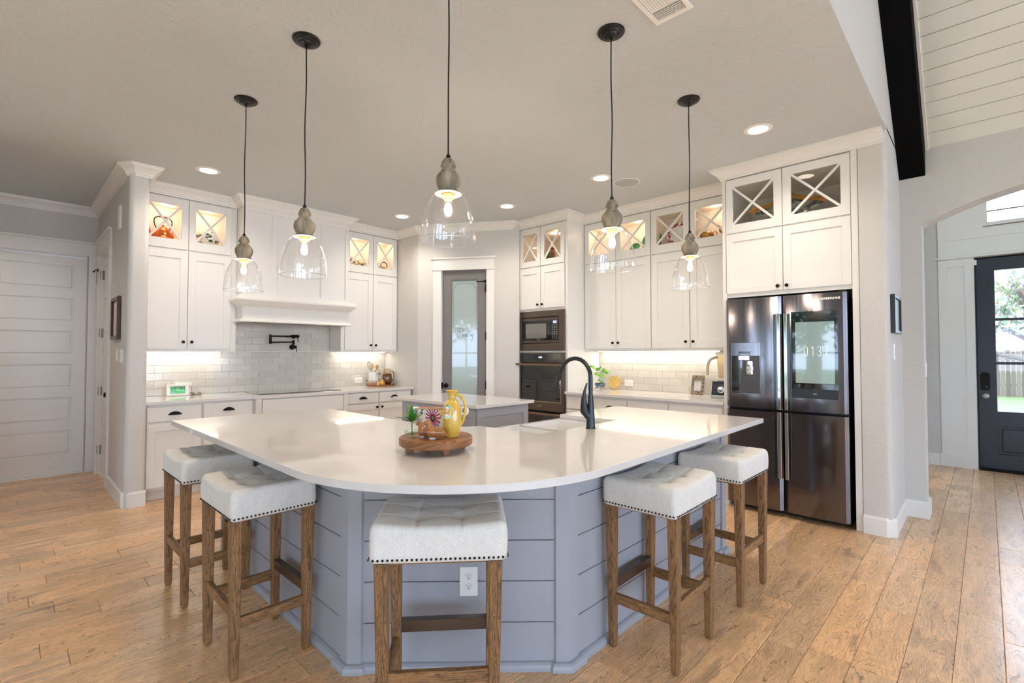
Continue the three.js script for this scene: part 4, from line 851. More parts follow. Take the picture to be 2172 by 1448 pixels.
{   // apron sink, two bowls
  const t = thing('farmhouse_sink', 'white apron front double sink set into the island', 'sink', [0, 0, 0]);
  const x0 = -2.262, x1 = -1.745, z0 = -2.85, z1 = -2.02, zd = -2.36, yt = 0.8835, w = 0.024;
  const rr4 = (a, b, c, d, r) => { const p = []; for (const [cx, cz, s] of [[b - r, d - r, 0], [a + r, d - r, 1], [a + r, c + r, 2], [b - r, c + r, 3]]) for (let i = 0; i <= 5; i++) { const A = (s + i / 5) * Y90; p.push([cx + r * Math.cos(A), cz + r * Math.sin(A)]); } return p; };
  const b1 = rr4(x0 + w, x1 - w, z0 + w, zd - 0.012, 0.05), b2 = rr4(x0 + w, x1 - w, zd + 0.012, z1 - w, 0.05);
  part('basin', [plan(rr4(x0, x1, z0, z1, 0.012), 0.68, yt, 0.004, [b1, b2]), plan(rr4(x0 + 0.005, x1 - 0.005, z0 + 0.005, z1 - 0.005, 0.012), 0.662, 0.682, 0.002)], M.sink, t);
  for (const [x, z] of [[-2.0, -2.6], [-2.0, -2.19]]) part('drain', lathe([[0, 0.001], [0.03, 0.001], [0.042, 0.005], [0.044, 0.0], [0, 0]], 24).translate(x, 0.682, z), M.nickel, t);
}
{   // pull-down faucet
  const t = thing('kitchen_faucet', 'tall dark gooseneck faucet with a pull down spray head', 'faucet', [-1.69, 0.914, -2.42]);
  // local: spout over the sink towards -x (slightly to +z), lever on the side
  part('base', latheSmooth([[0.0, 0.0], [0.029, 0.0], [0.029, 0.004], [0.0265, 0.008], [0.025, 0.035], [0.0235, 0.07], [0.019, 0.12], [0.0155, 0.17], [0.0135, 0.2]], 32), M.faucet, t);
  const pts = [[0, 0.18, 0]]; const R = 0.112, yc = 0.30; pts.push([0, 0.24, 0]);
  for (let i = 0; i <= 14; i++) { const a = i / 14 * 158 * D2R; pts.push([-R + R * Math.cos(a), yc + R * Math.sin(a), 0]); }
  const L = pts[pts.length - 1]; pts.push([L[0] - 0.012, L[1] - 0.028, 0]);
  part('spout', tube(pts, 0.0128, 70, 16), M.faucet, t);
  const e = pts[pts.length - 1], dx = -0.36, dy = -0.93;
  const h = part('spray_head', [rod([e[0], e[1], 0], [e[0] + dx * 0.012, e[1] + dy * 0.012, 0], 0.0145, 0.0145, 20), rod([e[0] + dx * 0.012, e[1] + dy * 0.012, 0], [e[0] + dx * 0.095, e[1] + dy * 0.095, 0], 0.0145, 0.0205, 20), ball(e[0] + dx * 0.012, e[1] + dy * 0.012, 0, 0.0145)], M.faucet, t);
  part('spray_button', ball(e[0] + dx * 0.06 + 0.019, e[1] + dy * 0.06 + 0.004, 0, 0.006, 0.019, 0.008), M.nickel, h);
  // lever body rising from the base
  const s = [-0.719, 0.695], P = (a, y) => [s[0] * a, y, s[1] * a];
  part('valve_body', rod(P(0.0, 0.055), P(0.036, 0.10), 0.0235, 0.0225, 24), M.faucet, t);
  const lv = []; for (let i = 0; i <= 24; i++) { const q = i / 24; lv.push([P(0.034 + 0.012 * Math.sin(q * 2.2) - 0.022 * q * q, 0.098 + q * 0.165), 0.0225 * Math.pow(1 - q, 1.25) + 0.0048]); }
  const lg = []; for (let i = 0; i < 24; i++) lg.push(rod(lv[i][0], lv[i + 1][0], lv[i][1], lv[i + 1][1], 20));
  part('lever', [lg, ball(...lv[24][0], 0.0048), ball(...P(0.0355, 0.0985), 0.0236)], M.faucet, t);
}
// prep island -----------------------------------------------------------------
{
  const t = thing('prep_island', 'small dark grey prep island with recessed panels behind the big island', 'kitchen island', [0, 0, 0]);
  const x0 = -4.27, x1 = -3.17, z0 = -3.49, z1 = -2.835;
  part('carcass', [bx(x0, x1, 0.09, 0.882, z0, z1, 0), bx(x0 + 0.06, x1 - 0.06, 0, 0.09, z0 + 0.06, z1 - 0.06, 0)], M.grey, t);
  const fr = (n, L, o, turn, ps) => { const g = part(n, slab(rect(0, L, 0.09, 0.882), 0, 0.016, ps.map(([a, b]) => rect(a, b, 0.16, 0.80).reverse()), 0.0015), M.grey, t); g.position.set(...o); g.rotation.y = turn; for (const [a, b] of ps) part('panel', bx(a - 0.002, b + 0.002, 0.158, 0.802, 0.0005, 0.005, 0), M.grey, g); };
  fr('front_panel', 1.1, [x0, 0, z1], 0, [[0.07, 0.515], [0.585, 1.03]]);
  fr('end_panel', 0.655, [x1, 0, z1], Y90, [[0.07, 0.585]]);
  fr('end_panel', 0.655, [x0, 0, z0], -Y90, [[0.07, 0.585]]);
  const c = thing('countertop', 'small white quartz top of the prep island', 'countertop');
  part('slab', plan([[-4.4, -2.79], [-3.118, -2.79], [-3.118, -3.535], [-4.4, -3.535]], 0.884, 0.914, 0.003), M.quartz, c);
}
// bar stools --------------------------------------------------------------------
function makeStool() {
  const t = thing('bar_stool', '', 'stool');
  const leg = (sx, sz) => {
    const rings = [[0, 0.026], [0.014, 0.0325], [0.3, 0.039], [0.66, 0.047]], out = [], uv = [];
    const oct = (y, w) => { const h = w / 2, c = 0.004, x = sx * (0.183 + (y / 0.66) * 0.007), z = sz * (0.151 + (y / 0.66) * 0.002); return [[h, h - c], [h - c, h], [-h + c, h], [-h, h - c], [-h, -h + c], [-h + c, -h], [h - c, -h], [h, -h + c]].map(([a, b]) => [x + a, y, z + b]); };
    const R = rings.map(([y, w]) => oct(y, w)); let o = rnd();
    for (let i = 0; i + 1 < R.length; i++) for (let k = 0; k < 8; k++) { const a = R[i][k], b = R[i][(k + 1) % 8], c = R[i + 1][(k + 1) % 8], d = R[i + 1][k]; for (const [p, kk] of [[a, k], [c, k + 1], [b, k + 1], [a, k], [d, k], [c, k + 1]]) { out.push(...p); uv.push(p[1] * 0.9 + o, o * 3 + kk * 0.045); } }
    for (let k = 1; k < 7; k++) { for (const p of [R[0][0], R[0][k], R[0][k + 1]]) { out.push(...p); uv.push(p[0], p[2]); } }
    const g = new THREE.BufferGeometry(); g.setAttribute('position', new THREE.Float32BufferAttribute(out, 3)); g.setAttribute('uv', new THREE.Float32BufferAttribute(uv, 2)); g.computeVertexNormals(); return g;
  };
  for (const [x, z] of [[-1, -1], [1, -1], [-1, 1], [1, 1]]) part('leg', leg(x, z), M.oak, t);
  const grain = (g, ax) => { const p = g.attributes.position, n = g.attributes.normal, uv = g.attributes.uv, o = rnd(); for (let i = 0; i < p.count; i++) { const a = ax ? p.getZ(i) : p.getX(i), b = Math.abs(n.getY(i)) > 0.6 ? (ax ? p.getX(i) : p.getZ(i)) : p.getY(i); uv.setXY(i, a * 0.9 + o, b * 2 + o); } return g; };
  for (const s of [-1, 1]) part('stretcher', grain(bx(s * 0.186 - 0.011, s * 0.186 + 0.011, 0.205, 0.25, -0.135, 0.135, 0.002), 1), M.oak, t);
  part('stretcher', grain(bx(-0.168, 0.168, 0.25, 0.295, 0.141, 0.163, 0.002), 0), M.oak, t);
  const fr = part('footrest', grain(bx(-0.168, 0.168, 0.262, 0.307, -0.163, -0.139, 0.002), 0), M.oak, t);
  part('metal_plate', [bx(-0.166, 0.166, 0.3065, 0.3095, -0.166, -0.135, 0.001), bx(-0.166, 0.166, 0.265, 0.3085, -0.1655, -0.163, 0.0008), bx(-0.166, 0.166, 0.263, 0.3085, -0.1395, -0.137, 0.0008)], M.steelB, fr);
  part('seat_frame', grain(bx(-0.19, 0.19, 0.645, 0.662, -0.15, 0.15, 0.004), 0), M.oak, t);
  // cushion
  const W = 0.456, Dd = 0.356, Hh = 0.118, r = 0.026, y0 = 0.656, nx = 72, ny = 12, nz = 60;
  let g = new THREE.BoxGeometry(W, Hh, Dd, nx, ny, nz); const p = g.attributes.position, v = new THREE.Vector3(), c = new THREE.Vector3();
  const sm = (a, b, x) => { const q = Math.min(1, Math.max(0, (x - a) / (b - a))); return q * q * (3 - 2 * q); };
  for (let i = 0; i < p.count; i++) {
    v.fromBufferAttribute(p, i); const ri = v.y > 0 ? r : 0.012;
    c.set(THREE.MathUtils.clamp(v.x, -W / 2 + r, W / 2 - r), THREE.MathUtils.clamp(v.y, -Hh / 2 + 0.012, Hh / 2 - r), THREE.MathUtils.clamp(v.z, -Dd / 2 + r, Dd / 2 - r));
    const d = v.clone().sub(c), L = Math.max(1e-9, Math.hypot(d.x / r, d.y / (d.y > 0 ? r : 0.012), d.z / r)); v.copy(c).add(d.divideScalar(Math.max(L, 1e-6)).multiplyScalar(Math.min(1, L) === L ? Math.max(L, 1) : 1));
    const topness = sm(-0.01, Hh / 2 - 0.01, v.y), X = v.x, Z = v.z;
    let h = 0.017 * Math.pow(Math.abs(X) / (W / 2), 2.2) + 0.008 * (1 - Math.pow(Z / (Dd / 2), 2)) * (1 - Math.pow(X / (W / 2), 2)) * 0.6;
    for (const a of [-0.076, 0.076]) for (const b of [-0.06, 0.06]) { const q = ((X - a) ** 2 + (Z - b) ** 2); h -= 0.016 * Math.exp(-q / 0.0011) + 0.006 * Math.exp(-q / 0.00012); }
    for (const a of [-0.076, 0.076]) h -= 0.0036 * Math.exp(-(((X - a) / 0.0055) ** 2));
    for (const b of [-0.06, 0.06]) h -= 0.0036 * Math.exp(-(((Z - b) / 0.0055) ** 2));
    v.y += topness * h;
    // soft bulge and creases on the sides
    const side = 1 - topness, b = 1 + 0.018 * Math.cos(v.y / Hh * 2.4); v.x *= b; v.z *= b;
    if (side > 0.1) { const n = (fbm(X * 24 + 40, Z * 24 + 60 + v.y * 6, 256, 256, 3) - 0.5) * 0.005 * sm(-0.06, 0.03, v.y); v.x += Math.sign(v.x) * n * (Math.abs(X) > W / 2 - 0.03 ? 1 : 0); v.z += Math.sign(v.z) * n * (Math.abs(Z) > Dd / 2 - 0.03 ? 1 : 0); }
    p.setXYZ(i, v.x, v.y + y0 + Hh / 2, v.z);
  }
  g.deleteAttribute('uv'); g.deleteAttribute('normal'); g = mergeVertices(g, 1e-4); g.computeVertexNormals();
  const cu = part('cushion', boxUV(prep(g)), M.linen, t);
  // stitched seams
  const st = [], top = (X, Z) => { let h = 0.017 * Math.pow(Math.abs(X) / (W / 2), 2.2) + 0.0048 * (1 - Math.pow(Z / (Dd / 2), 2)) * (1 - Math.pow(X / (W / 2), 2)); for (const a of [-0.076, 0.076]) for (const b of [-0.06, 0.06]) { const q = ((X - a) ** 2 + (Z - b) ** 2); h -= 0.016 * Math.exp(-q / 0.0011) + 0.006 * Math.exp(-q / 0.00012); } return y0 + Hh + h - 0.0036; };
  for (const s of [-1, 1]) { const a = [], b = []; for (let i = 0; i <= 30; i++) { const x = -0.19 + 0.38 * i / 30, z = -0.15 + 0.3 * i / 30; a.push([x, top(x, s * 0.06 + 0.006) + 0.0016, s * 0.06 + 0.006]); b.push([s * 0.076 + 0.006, top(s * 0.076 + 0.006, z) + 0.0016, z]); } part('seam', tube(a, 0.0011, 60, 5), M.plate, cu); part('seam', tube(b, 0.0011, 60, 5), M.plate, cu); }
  // nail heads round the lower edge: too small to pick apart
  const ng = prep(new THREE.SphereGeometry(0.0046, 8, 4, 0, Math.PI * 2, 0, Y90)), nails = [];
  const put = (x, z, ry) => { const q = ng.clone(); q.rotateX(Y90).scale(1, 1, 0.8).rotateY(ry).translate(x, y0 + 0.017, z); nails.push(q); };
  const bw = W / 2 * 1.0125, bd = Dd / 2 * 1.0125;
  for (let i = 0; i < 28; i++) { const x = -0.215 + 0.43 * i / 27; put(x, bd, 0); put(x, -bd, Math.PI); }
  for (let i = 0; i < 22; i++) { const z = -0.17 + 0.34 * i / 21; put(bw, z, Y90); put(-bw, z, -Y90); }
  part('nailhead_trim', nails, M.nail, t).userData.kind = 'stuff';
  return t;
}
{
  const g = 'bar stools round the island', s = makeStool(); s.userData.group = g;
  s.position.set(-1.455, 0, -1.135); s.rotation.y = 48.5 * D2R; s.userData.label = 'tufted bar stool in front of the rounded corner facing the viewer';
  copy(s, [-2.46, 0, -0.838], 0.005, 'tufted bar stool on the left side nearest the rounded corner');
  copy(s, [-3.29, 0, -0.845], 0.0, 'tufted bar stool farthest left near the partition');
  copy(s, [-1.122, 0, -2.178], Y90 + 0.02, 'tufted bar stool on the right side nearest the rounded corner');
  copy(s, [-1.122, 0, -2.955], Y90, 'tufted bar stool farthest right in front of the refrigerator');
}

// ---------------------------------------------------------------- pendants and ceiling fittings
function makePendant(yBase) {   // origin on the ceiling; bell top at yBase
  const t = thing('pendant_light', '', 'lamp', [0, H, 0]);
  part('canopy', lathe([[0, 0], [0.07, 0], [0.071, -0.006], [0.066, -0.012], [0.056, -0.0135], [0.052, -0.02], [0.042, -0.0225], [0.038, -0.03], [0.022, -0.034], [0.008, -0.036], [0.007, -0.046], [0, -0.046]], 40), M.black, t);
  const top = yBase - H;
  const bend = []; for (let i = 0; i <= 16; i++) { const q = i / 16; bend.push([0.003 * Math.sin(q * 9) * Math.sin(Math.PI * q), -0.04 + (top + 0.15 + 0.04) * q, 0.003 * Math.cos(q * 7) * Math.sin(Math.PI * q)]); }
  part('cord', tube(bend, 0.0034, 60, 8), M.matBlack, t);
  part('cord_grip', lathe([[0, 0.163], [0.006, 0.163], [0.007, 0.157], [0.010, 0.155], [0.010, 0.150], [0.007, 0.147], [0.007, 0.142], [0, 0.142]], 16).translate(0, top, 0), M.black, t);
  const w = lathe([[0, 0.1466], [0.006, 0.1464], [0.016, 0.143], [0.024, 0.134], [0.0285, 0.124], [0.030, 0.116], [0.0325, 0.114], [0.0335, 0.110], [0.032, 0.106], [0.027, 0.102], [0.0245, 0.098], [0.0245, 0.094], [0.029, 0.0915], [0.0335, 0.089], [0.034, 0.0855], [0.0315, 0.082], [0.036, 0.080], [0.045, 0.073], [0.0515, 0.062], [0.054, 0.048], [0.0525, 0.034], [0.0475, 0.020], [0.042, 0.010], [0.0395, 0.004], [0.0405, 0.0005], [0.048, -0.003], [0.056, -0.007], [0.0585, -0.0095], [0.057, -0.0115], [0.03, -0.0105], [0, -0.0105]], 44, 0.9).translate(0, top, 0);
  const uv = w.attributes.uv; for (let i = 0; i < uv.count; i++) uv.setXY(i, uv.getX(i) * 1.3, uv.getY(i) * 0.9);
  part('turned_wood_body', w, M.weather, t);
  part('socket', lathe([[0, -0.0105], [0.0265, -0.0105], [0.027, -0.026], [0.0255, -0.0275], [0.018, -0.028], [0.0165, -0.036], [0, -0.036]], 28).translate(0, top, 0), std(0xc2986a, 0.4, { metalness: 0.6 }), t);
  const bell = new THREE.SplineCurve([[0.05, -0.0118], [0.06, -0.0135], [0.069, -0.023], [0.083, -0.047], [0.097, -0.08], [0.108, -0.115], [0.1145, -0.15], [0.1178, -0.185], [0.119, -0.215]].map((p) => new THREE.Vector2(...p))).getPoints(40);
  part('glass_bell', [new THREE.LatheGeometry(bell, 64), new THREE.LatheGeometry(bell.map((p) => new THREE.Vector2(p.x - 0.003, p.y)), 64)].map((g) => g.translate(0, top, 0)), M.bellGlass, t);
  part('glass_rim', new THREE.TorusGeometry(0.1178, 0.0019, 8, 72).rotateX(Y90).translate(0, top - 0.2155, 0), M.thickGlass, t);
  const b = part('bulb', new THREE.LatheGeometry(new THREE.SplineCurve([[0.0135, -0.036], [0.0145, -0.042], [0.022, -0.053], [0.0295, -0.070], [0.0305, -0.083], [0.026, -0.100], [0.014, -0.110], [0.0005, -0.1125]].map((p) => new THREE.Vector2(...p))).getPoints(30), 32).translate(0, top, 0), M.bellGlass, t);
  part('filament', [ball(0, top - 0.075, 0, 0.0085, 0.024, 0.0085, 14, 10)], M.filament, b);
  const l = new THREE.PointLight(WARM, PENDANT); l.position.set(0, top - 0.075, 0); l.castShadow = true; t.add(l);
  return t;
}
{
  const P = [[-1.655, -1.318, 2.052, 'glass bell pendant with turned wood top hanging in the middle, nearest the viewer'], [-2.597, -1.1, 1.985, 'glass bell pendant second from left in front of the hood'], [-3.512, -1.09, 1.985, 'glass bell pendant farthest left in front of the white wall cabinet'], [-1.384, -2.18, 2.008, 'glass bell pendant right of the middle near the oven tower'], [-1.393, -3.132, 2.004, 'glass bell pendant farthest right beside the fridge cabinet']];
  P.forEach(([x, z, y, l], i) => { const t = makePendant(y); t.position.set(x, H, z); t.rotation.y = i * 1.3; t.userData.label = l; t.userData.group = 'glass pendants over the island'; });
}
function makeCan() {
  const t = thing('recessed_light', '', 'ceiling light');
  part('trim_ring', lathe([[0.066, 0.0], [0.07, -0.006], [0.09, -0.006], [0.099, -0.002], [0.099, 0.0]], 48), M.plate, t);
  part('lens', new THREE.CylinderGeometry(0.067, 0.067, 0.004, 40).translate(0, -0.0015, 0), M.glow, t);
  const l = new THREE.SpotLight(NEUTRAL, CAN, 0, 74 * D2R, 0.6); l.position.set(0, -0.008, 0); l.target.position.set(0, -1, 0); l.castShadow = true; l.shadow.radius = 5; t.add(l, l.target);
  return t;
}
[[-5.12, -1.28, 'recessed ceiling light above the left wall cabinet'], [-5.13, -3.37, 'recessed ceiling light near the pantry corner above the range counter'], [-3.91, -3.965, 'recessed ceiling light in front of the pantry and oven tower'], [-2.63, -3.95, 'recessed ceiling light beside the round ceiling speaker'], [-1.205, -3.91, 'recessed ceiling light in front of the fridge cabinet'], [-6.5, 0.55, 'recessed ceiling light of the back hall beyond the left edge']].forEach(([x, z, l]) => { const t = makeCan(); t.position.set(x, H, z); t.userData.label = l; t.userData.group = 'recessed kitchen ceiling lights'; });
{
  const t = thing('ceiling_speaker', 'flat round grey speaker grille in the kitchen ceiling', 'speaker', [-2.52, H, -4.235]);
  part('rim', lathe([[0.118, 0], [0.118, -0.004], [0.126, -0.004], [0.128, 0]], 48), M.plate, t);
  part('grille', new THREE.CylinderGeometry(0.119, 0.119, 0.003, 48).translate(0, -0.002, 0), std(0xb4bcba, 0.7), t);
  const v = thing('air_vent', 'white rectangular air vent grille in the ceiling at the top edge', 'vent', [-1.089, H, -2.12]);
  const SX = 0.097, SZ = 0.176;
  part('frame', slab(rect(-SX, SX, -SZ, SZ), 0, 0.008, [rect(-SX + 0.024, SX - 0.024, -SZ + 0.024, SZ - 0.024).reverse()], 0.003).rotateX(Y90), M.plate, v);
  part('duct', bx(-SX + 0.02, SX - 0.02, 0.001, 0.004, -SZ + 0.02, SZ - 0.02, 0), M.gap, v);
  for (let i = 0; i < 5; i++) { const g = bx(-0.07, 0.07, -0.0008, 0.0008, -0.0058, 0.0058, 0); g.rotateX(0.35); part('slat', g.translate(0, -0.004, -0.145 + i * 0.0125), M.plate, v); }
  for (let i = 0; i < 11; i++) { const g = bx(-0.0062, 0.0062, -0.0008, 0.0008, -0.113, 0.113, 0); g.rotateZ(0.45); part('slat', g.translate(-0.064 + i * 0.0128, -0.004, 0.036), M.plate, v); }
  part('lever', bx(0.02, 0.026, -0.014, 0, -0.15, -0.143), M.plate, v);
}

// ---------------------------------------------------------------- things on the island
const TR = [-1.813, 0.914, -1.378];
{
  const t = thing('serving_board', 'round wooden riser board with little legs holding the centrepiece', 'board', TR, 0.3);
  const g = toCreasedNormals(lathe([[0, 0.028], [0.158, 0.028], [0.165, 0.033], [0.166, 0.06], [0.162, 0.066], [0, 0.067]], 64), 0.5);
  const p = g.attributes.position, uv = g.attributes.uv, n = g.attributes.normal;
  for (let i = 0; i < p.count; i++) { const s = Math.floor((p.getZ(i) + 0.17) / 0.085); uv.setXY(i, p.getX(i) * 1.6 + s * 0.37 + (Math.abs(n.getY(i)) < 0.5 ? p.getZ(i) * 0.7 : 0), p.getZ(i) * 1.1 + s * 0.23 + p.getY(i) * 2.2); }
  part('top', g, M.acacia, t);
  for (let i = 0; i < 4; i++) { const a = i * Y90 + 0.62, f = bx(-0.017, 0.017, 0, 0.03, -0.014, 0.014, 0.002).rotateY(-a).translate(0.122 * Math.cos(a), 0, 0.122 * Math.sin(a)); part('foot', f, M.acacia, t); }
}
const YT = 0.9815;
{ // floral planter
  const t = thing('planter', 'white ceramic planter painted with pink and yellow flowers behind the jug', 'planter', [-1.893, YT, -1.462], 44 * D2R);
  const tex = canvasTex(2048, 512, (c, w, h) => {
    c.fillStyle = '#eef0ea'; c.fillRect(0, 0, w, h);
    const petal = (x, y, r, n, col, col2, ctr) => { for (let i = 0; i < n; i++) { const a = i / n * 6.283; c.save(); c.translate(x, y); c.rotate(a); c.fillStyle = i % 2 ? col : col2; c.beginPath(); c.moveTo(r * 0.25, -r * 0.06); c.lineTo(r * 0.93, -r * 0.09); c.lineTo(r, 0); c.lineTo(r * 0.93, r * 0.09); c.lineTo(r * 0.25, r * 0.06); c.fill(); c.restore(); } c.fillStyle = ctr[0]; c.beginPath(); c.arc(x, y, r * 0.28, 0, 7); c.fill(); c.fillStyle = ctr[1]; c.beginPath(); c.arc(x, y, r * 0.16, 0, 7); c.fill(); };
    const leaf = (x, y, a, l) => { c.save(); c.translate(x, y); c.rotate(a); c.fillStyle = '#22402f'; c.beginPath(); c.moveTo(0, 0); c.quadraticCurveTo(l * 0.5, -l * 0.38, l, 0); c.quadraticCurveTo(l * 0.5, l * 0.38, 0, 0); c.fill(); c.restore(); };
    for (const o of [0, 1024]) {
      for (const [x, y, a, l] of [[330, 120, 2.4, 90], [330, 120, -2.6, 80], [380, 150, -1.9, 80], [300, 190, 2.9, 80], [700, 400, 2.6, 110], [700, 400, 0.4, 100], [740, 390, -0.5, 90], [420, 90, -0.6, 70]]) leaf(o + x, y, a, l);
      petal(o + 470, 250, 130, 16, '#a83a63', '#c4547c', ['#3c2a22', '#8a7a5a']);
      petal(o + 690, 150, 140, 18, '#d9a93f', '#e7c469', ['#6b4a24', '#efe3bd']);
      petal(o + 180, 300, 90, 14, '#d9a93f', '#e7c469', ['#6b4a24', '#efe3bd']);
    }
  });
  const body = new THREE.LatheGeometry([[0.06, 0.0], [0.074, 0.004], [0.082, 0.02], [0.089, 0.05], [0.096, 0.085], [0.1, 0.112], [0.0965, 0.114], [0.093, 0.108]].map((p) => new THREE.Vector2(...p)), 64); body.rotateY(-1.72).scale(1.08, 1, 0.52);
  part('body', body, new THREE.MeshPhysicalMaterial({ map: tex, roughness: 0.2, clearcoat: 0.6, side: THREE.DoubleSide }), t);
  const inn = new THREE.LatheGeometry([[0.0, 0.02], [0.075, 0.022], [0.088, 0.06], [0.0945, 0.1125]].map((p) => new THREE.Vector2(...p)), 48).scale(1.08, 1, 0.52); part('inner_glaze', inn, phy(0xb9794f, 0.3, { side: THREE.DoubleSide }), t);
  part('rim', tube([...Array(48)].map((_, i) => [0.0985 * 1.08 * Math.cos(i / 48 * 6.2832), 0.1125, 0.0985 * 0.52 * Math.sin(i / 48 * 6.2832)]), 0.003, 96, 8, true), std(0xc08a66, 0.35), t);
  for (const s of [-1, 1]) part('handle', new THREE.TorusGeometry(0.017, 0.0055, 10, 28).translate(s * 0.116, 0.098, 0), M.white, t);
}
{ // glass bowl with a green sprig
  const t = thing('glass_vase', 'small round glass bowl of water with a green leafy sprig', 'vase', [-1.874, YT, -1.287]);
  part('bowl', new THREE.LatheGeometry(new THREE.SplineCurve([[0.001, 0.001], [0.018, 0.001], [0.028, 0.008], [0.0345, 0.024], [0.0345, 0.038], [0.029, 0.052], [0.0245, 0.0585], [0.026, 0.0625]].map((p) => new THREE.Vector2(...p))).getPoints(30), 40), M.glass, t);
  part('rim', new THREE.TorusGeometry(0.026, 0.0012, 6, 40).rotateX(Y90).translate(0, 0.0625, 0), M.thickGlass, t);
  part('water', new THREE.LatheGeometry([[0.0005, 0.002], [0.017, 0.002], [0.0272, 0.009], [0.0335, 0.024], [0.0335, 0.03], [0.0005, 0.03]].map((p) => new THREE.Vector2(...p)), 32), phy(0xe9f3ea, 0, { transmission: 1, thickness: 0, ior: 1.33 }), t);
  part('stem', tube([[0.004, 0.006, 0], [0.006, 0.04, 0.002], [0.004, 0.07, 0]], 0.003, 20, 8), std(0x3f8a2c, 0.4), t);
  const lm = [0x2f7d2a, 0x1f6a2c, 0x6f8f2a].map((c) => phy(c, 0.45, { transmission: 0.15, thickness: 0, side: THREE.DoubleSide }));
  const leaf = (az, el, L, w, droop) => { const pos = [], idx = [], n = 10; for (let i = 0; i <= n; i++) { const s = i / n, ww = w * Math.sin(Math.PI * Math.pow(s, 0.75)) * (1 - 0.25 * s) + 0.0008, r = L * s, e = el - droop * s, y = 0.062 + r * Math.sin(e), h = r * Math.cos(e); for (const k of [-1, 0, 1]) pos.push(h * Math.cos(az) - k * ww * Math.sin(az), y + Math.abs(k) * ww * 0.35, h * Math.sin(az) + k * ww * Math.cos(az)); } for (let i = 0; i < n; i++) for (let k = 0; k < 2; k++) { const a = i * 3 + k; idx.push(a, a + 1, a + 4, a, a + 4, a + 3); } const g = new THREE.BufferGeometry(); g.setAttribute('position', new THREE.Float32BufferAttribute(pos, 3)); g.setIndex(idx); g.computeVertexNormals(); return prep(g); };
  [[2.5, 0.5, 0.085, 0.010, 0.2], [2.2, 0.62, 0.075, 0.010, 0.3], [3.4, 1.25, 0.088, 0.011, 0.1], [0.6, 1.4, 0.085, 0.012, 0.1], [5.4, 1.0, 0.085, 0.013, 0.2], [5.9, 0.75, 0.09, 0.011, 0.2], [4.6, 1.0, 0.06, 0.012, 0.3], [1.4, 0.9, 0.06, 0.011, 0.3], [2.9, 1.0, 0.07, 0.011, 0.2], [0.2, 0.95, 0.08, 0.011, 0.2], [5.0, 0.6, 0.05, 0.010, 0.4]].forEach((a, i) => part('leaf', leaf(...a), lm[i % 3], t));
}
function quail(label, pos, turn, s) {   // ceramic quail figure
  const t = thing('quail_figurine', label, 'figurine', pos, turn);
  const mc = new MarchingCubes(64, new THREE.MeshBasicMaterial(), false, false, 60000); mc.isolation = 0;
  const balls = [[[-0.012, 0.03, 0], 0.024, [0.024, 0.026, 0], 0.019], [[0.024, 0.026, 0], 0.017, [0.05, 0.014, 0], 0.006], [[-0.02, 0.042, 0], 0.014, [-0.027, 0.066, 0], 0.0105], [[-0.029, 0.069, 0], 0.0125, [-0.034, 0.07, 0], 0.010], [[-0.034, 0.07, 0], 0.006, [-0.049, 0.067, 0], 0.0018]];
  const cap = (p, a, ra, b, rb) => { const ab = [0, 1, 2].map((i) => b[i] - a[i]), ap = [0, 1, 2].map((i) => p[i] - a[i]); const h = Math.min(1, Math.max(0, (ap[0] * ab[0] + ap[1] * ab[1] + ap[2] * ab[2]) / (ab[0] ** 2 + ab[1] ** 2 + ab[2] ** 2))); return Math.hypot(ap[0] - h * ab[0], ap[1] - h * ab[1], ap[2] - h * ab[2]) - (ra + (rb - ra) * h); };
  const N = 64, S = 0.062;
  for (let z = 0; z < N; z++) for (let y = 0; y < N; y++) for (let x = 0; x < N; x++) { const p = [(x / N * 2 - 1) * S, (y / N * 2 - 1) * S + 0.04, (z / N * 2 - 1) * S]; let d = 0; for (const [a, ra, b, rb] of balls) d += Math.exp(-cap(p, a, ra, b, rb) * 260); mc.field[x + y * N + z * N * N] = Math.log(Math.max(d, 1e-30)) / 260; }
  mc.update();
  let g = new THREE.BufferGeometry(); g.setAttribute('position', new THREE.BufferAttribute(mc.positionArray.slice(0, mc.count * 3), 3)); g = mergeVertices(g, 1e-4); g.scale(S, S, S).translate(0, 0.04, 0); g.computeVertexNormals(); g = g.toNonIndexed();
  const uv = new Float32Array(g.attributes.position.count * 2), p = g.attributes.position; for (let i = 0; i < p.count; i++) { uv[2 * i] = p.getX(i) * 10; uv[2 * i + 1] = p.getY(i) * 10 + Math.abs(p.getZ(i)) * 6; } g.setAttribute('uv', new THREE.BufferAttribute(uv, 2));
  part('body', g.scale(s, s, s), M.quail, t);
  part('foot', ball(-0.012 * s, 0.004 * s, 0.010 * s, 0.014 * s, 0.006 * s, 0.008 * s), std(0xc9c2b8, 0.3), t); part('foot', ball(-0.006 * s, 0.004 * s, -0.010 * s, 0.014 * s, 0.006 * s, 0.008 * s), std(0xc9c2b8, 0.3), t);
  for (const z of [-1, 1]) part('eye', ball(-0.036 * s, 0.073 * s, z * 0.0095 * s, 0.002 * s), M.matBlack, t);
}
M.quail = phy(0xffffff, 0.3, { clearcoat: 0.5, map: dataTex(512, 512, (u, v) => { const r = Math.floor(v * 28), fx = u * 30 + (r % 2) * 0.5, dx = fx - Math.floor(fx) - 0.5, dy = v * 28 - r - 0.35, q = Math.hypot(dx, dy * 1.1), sc = Math.exp(-Math.pow((q - 0.34) / 0.12, 2)) * (dy > -0.25 ? 1 : 0.3), n = fbm(u * 8, v * 8, 8, 8, 3), k = 0.75 + 0.5 * n - 0.62 * sc * (0.4 + n); return [186 * k, 118 * k, 62 * k]; }, true) });
quail('larger speckled brown ceramic quail on the round board', [-1.742, YT, -1.318], 44 * D2R + 0.25, 1.03);
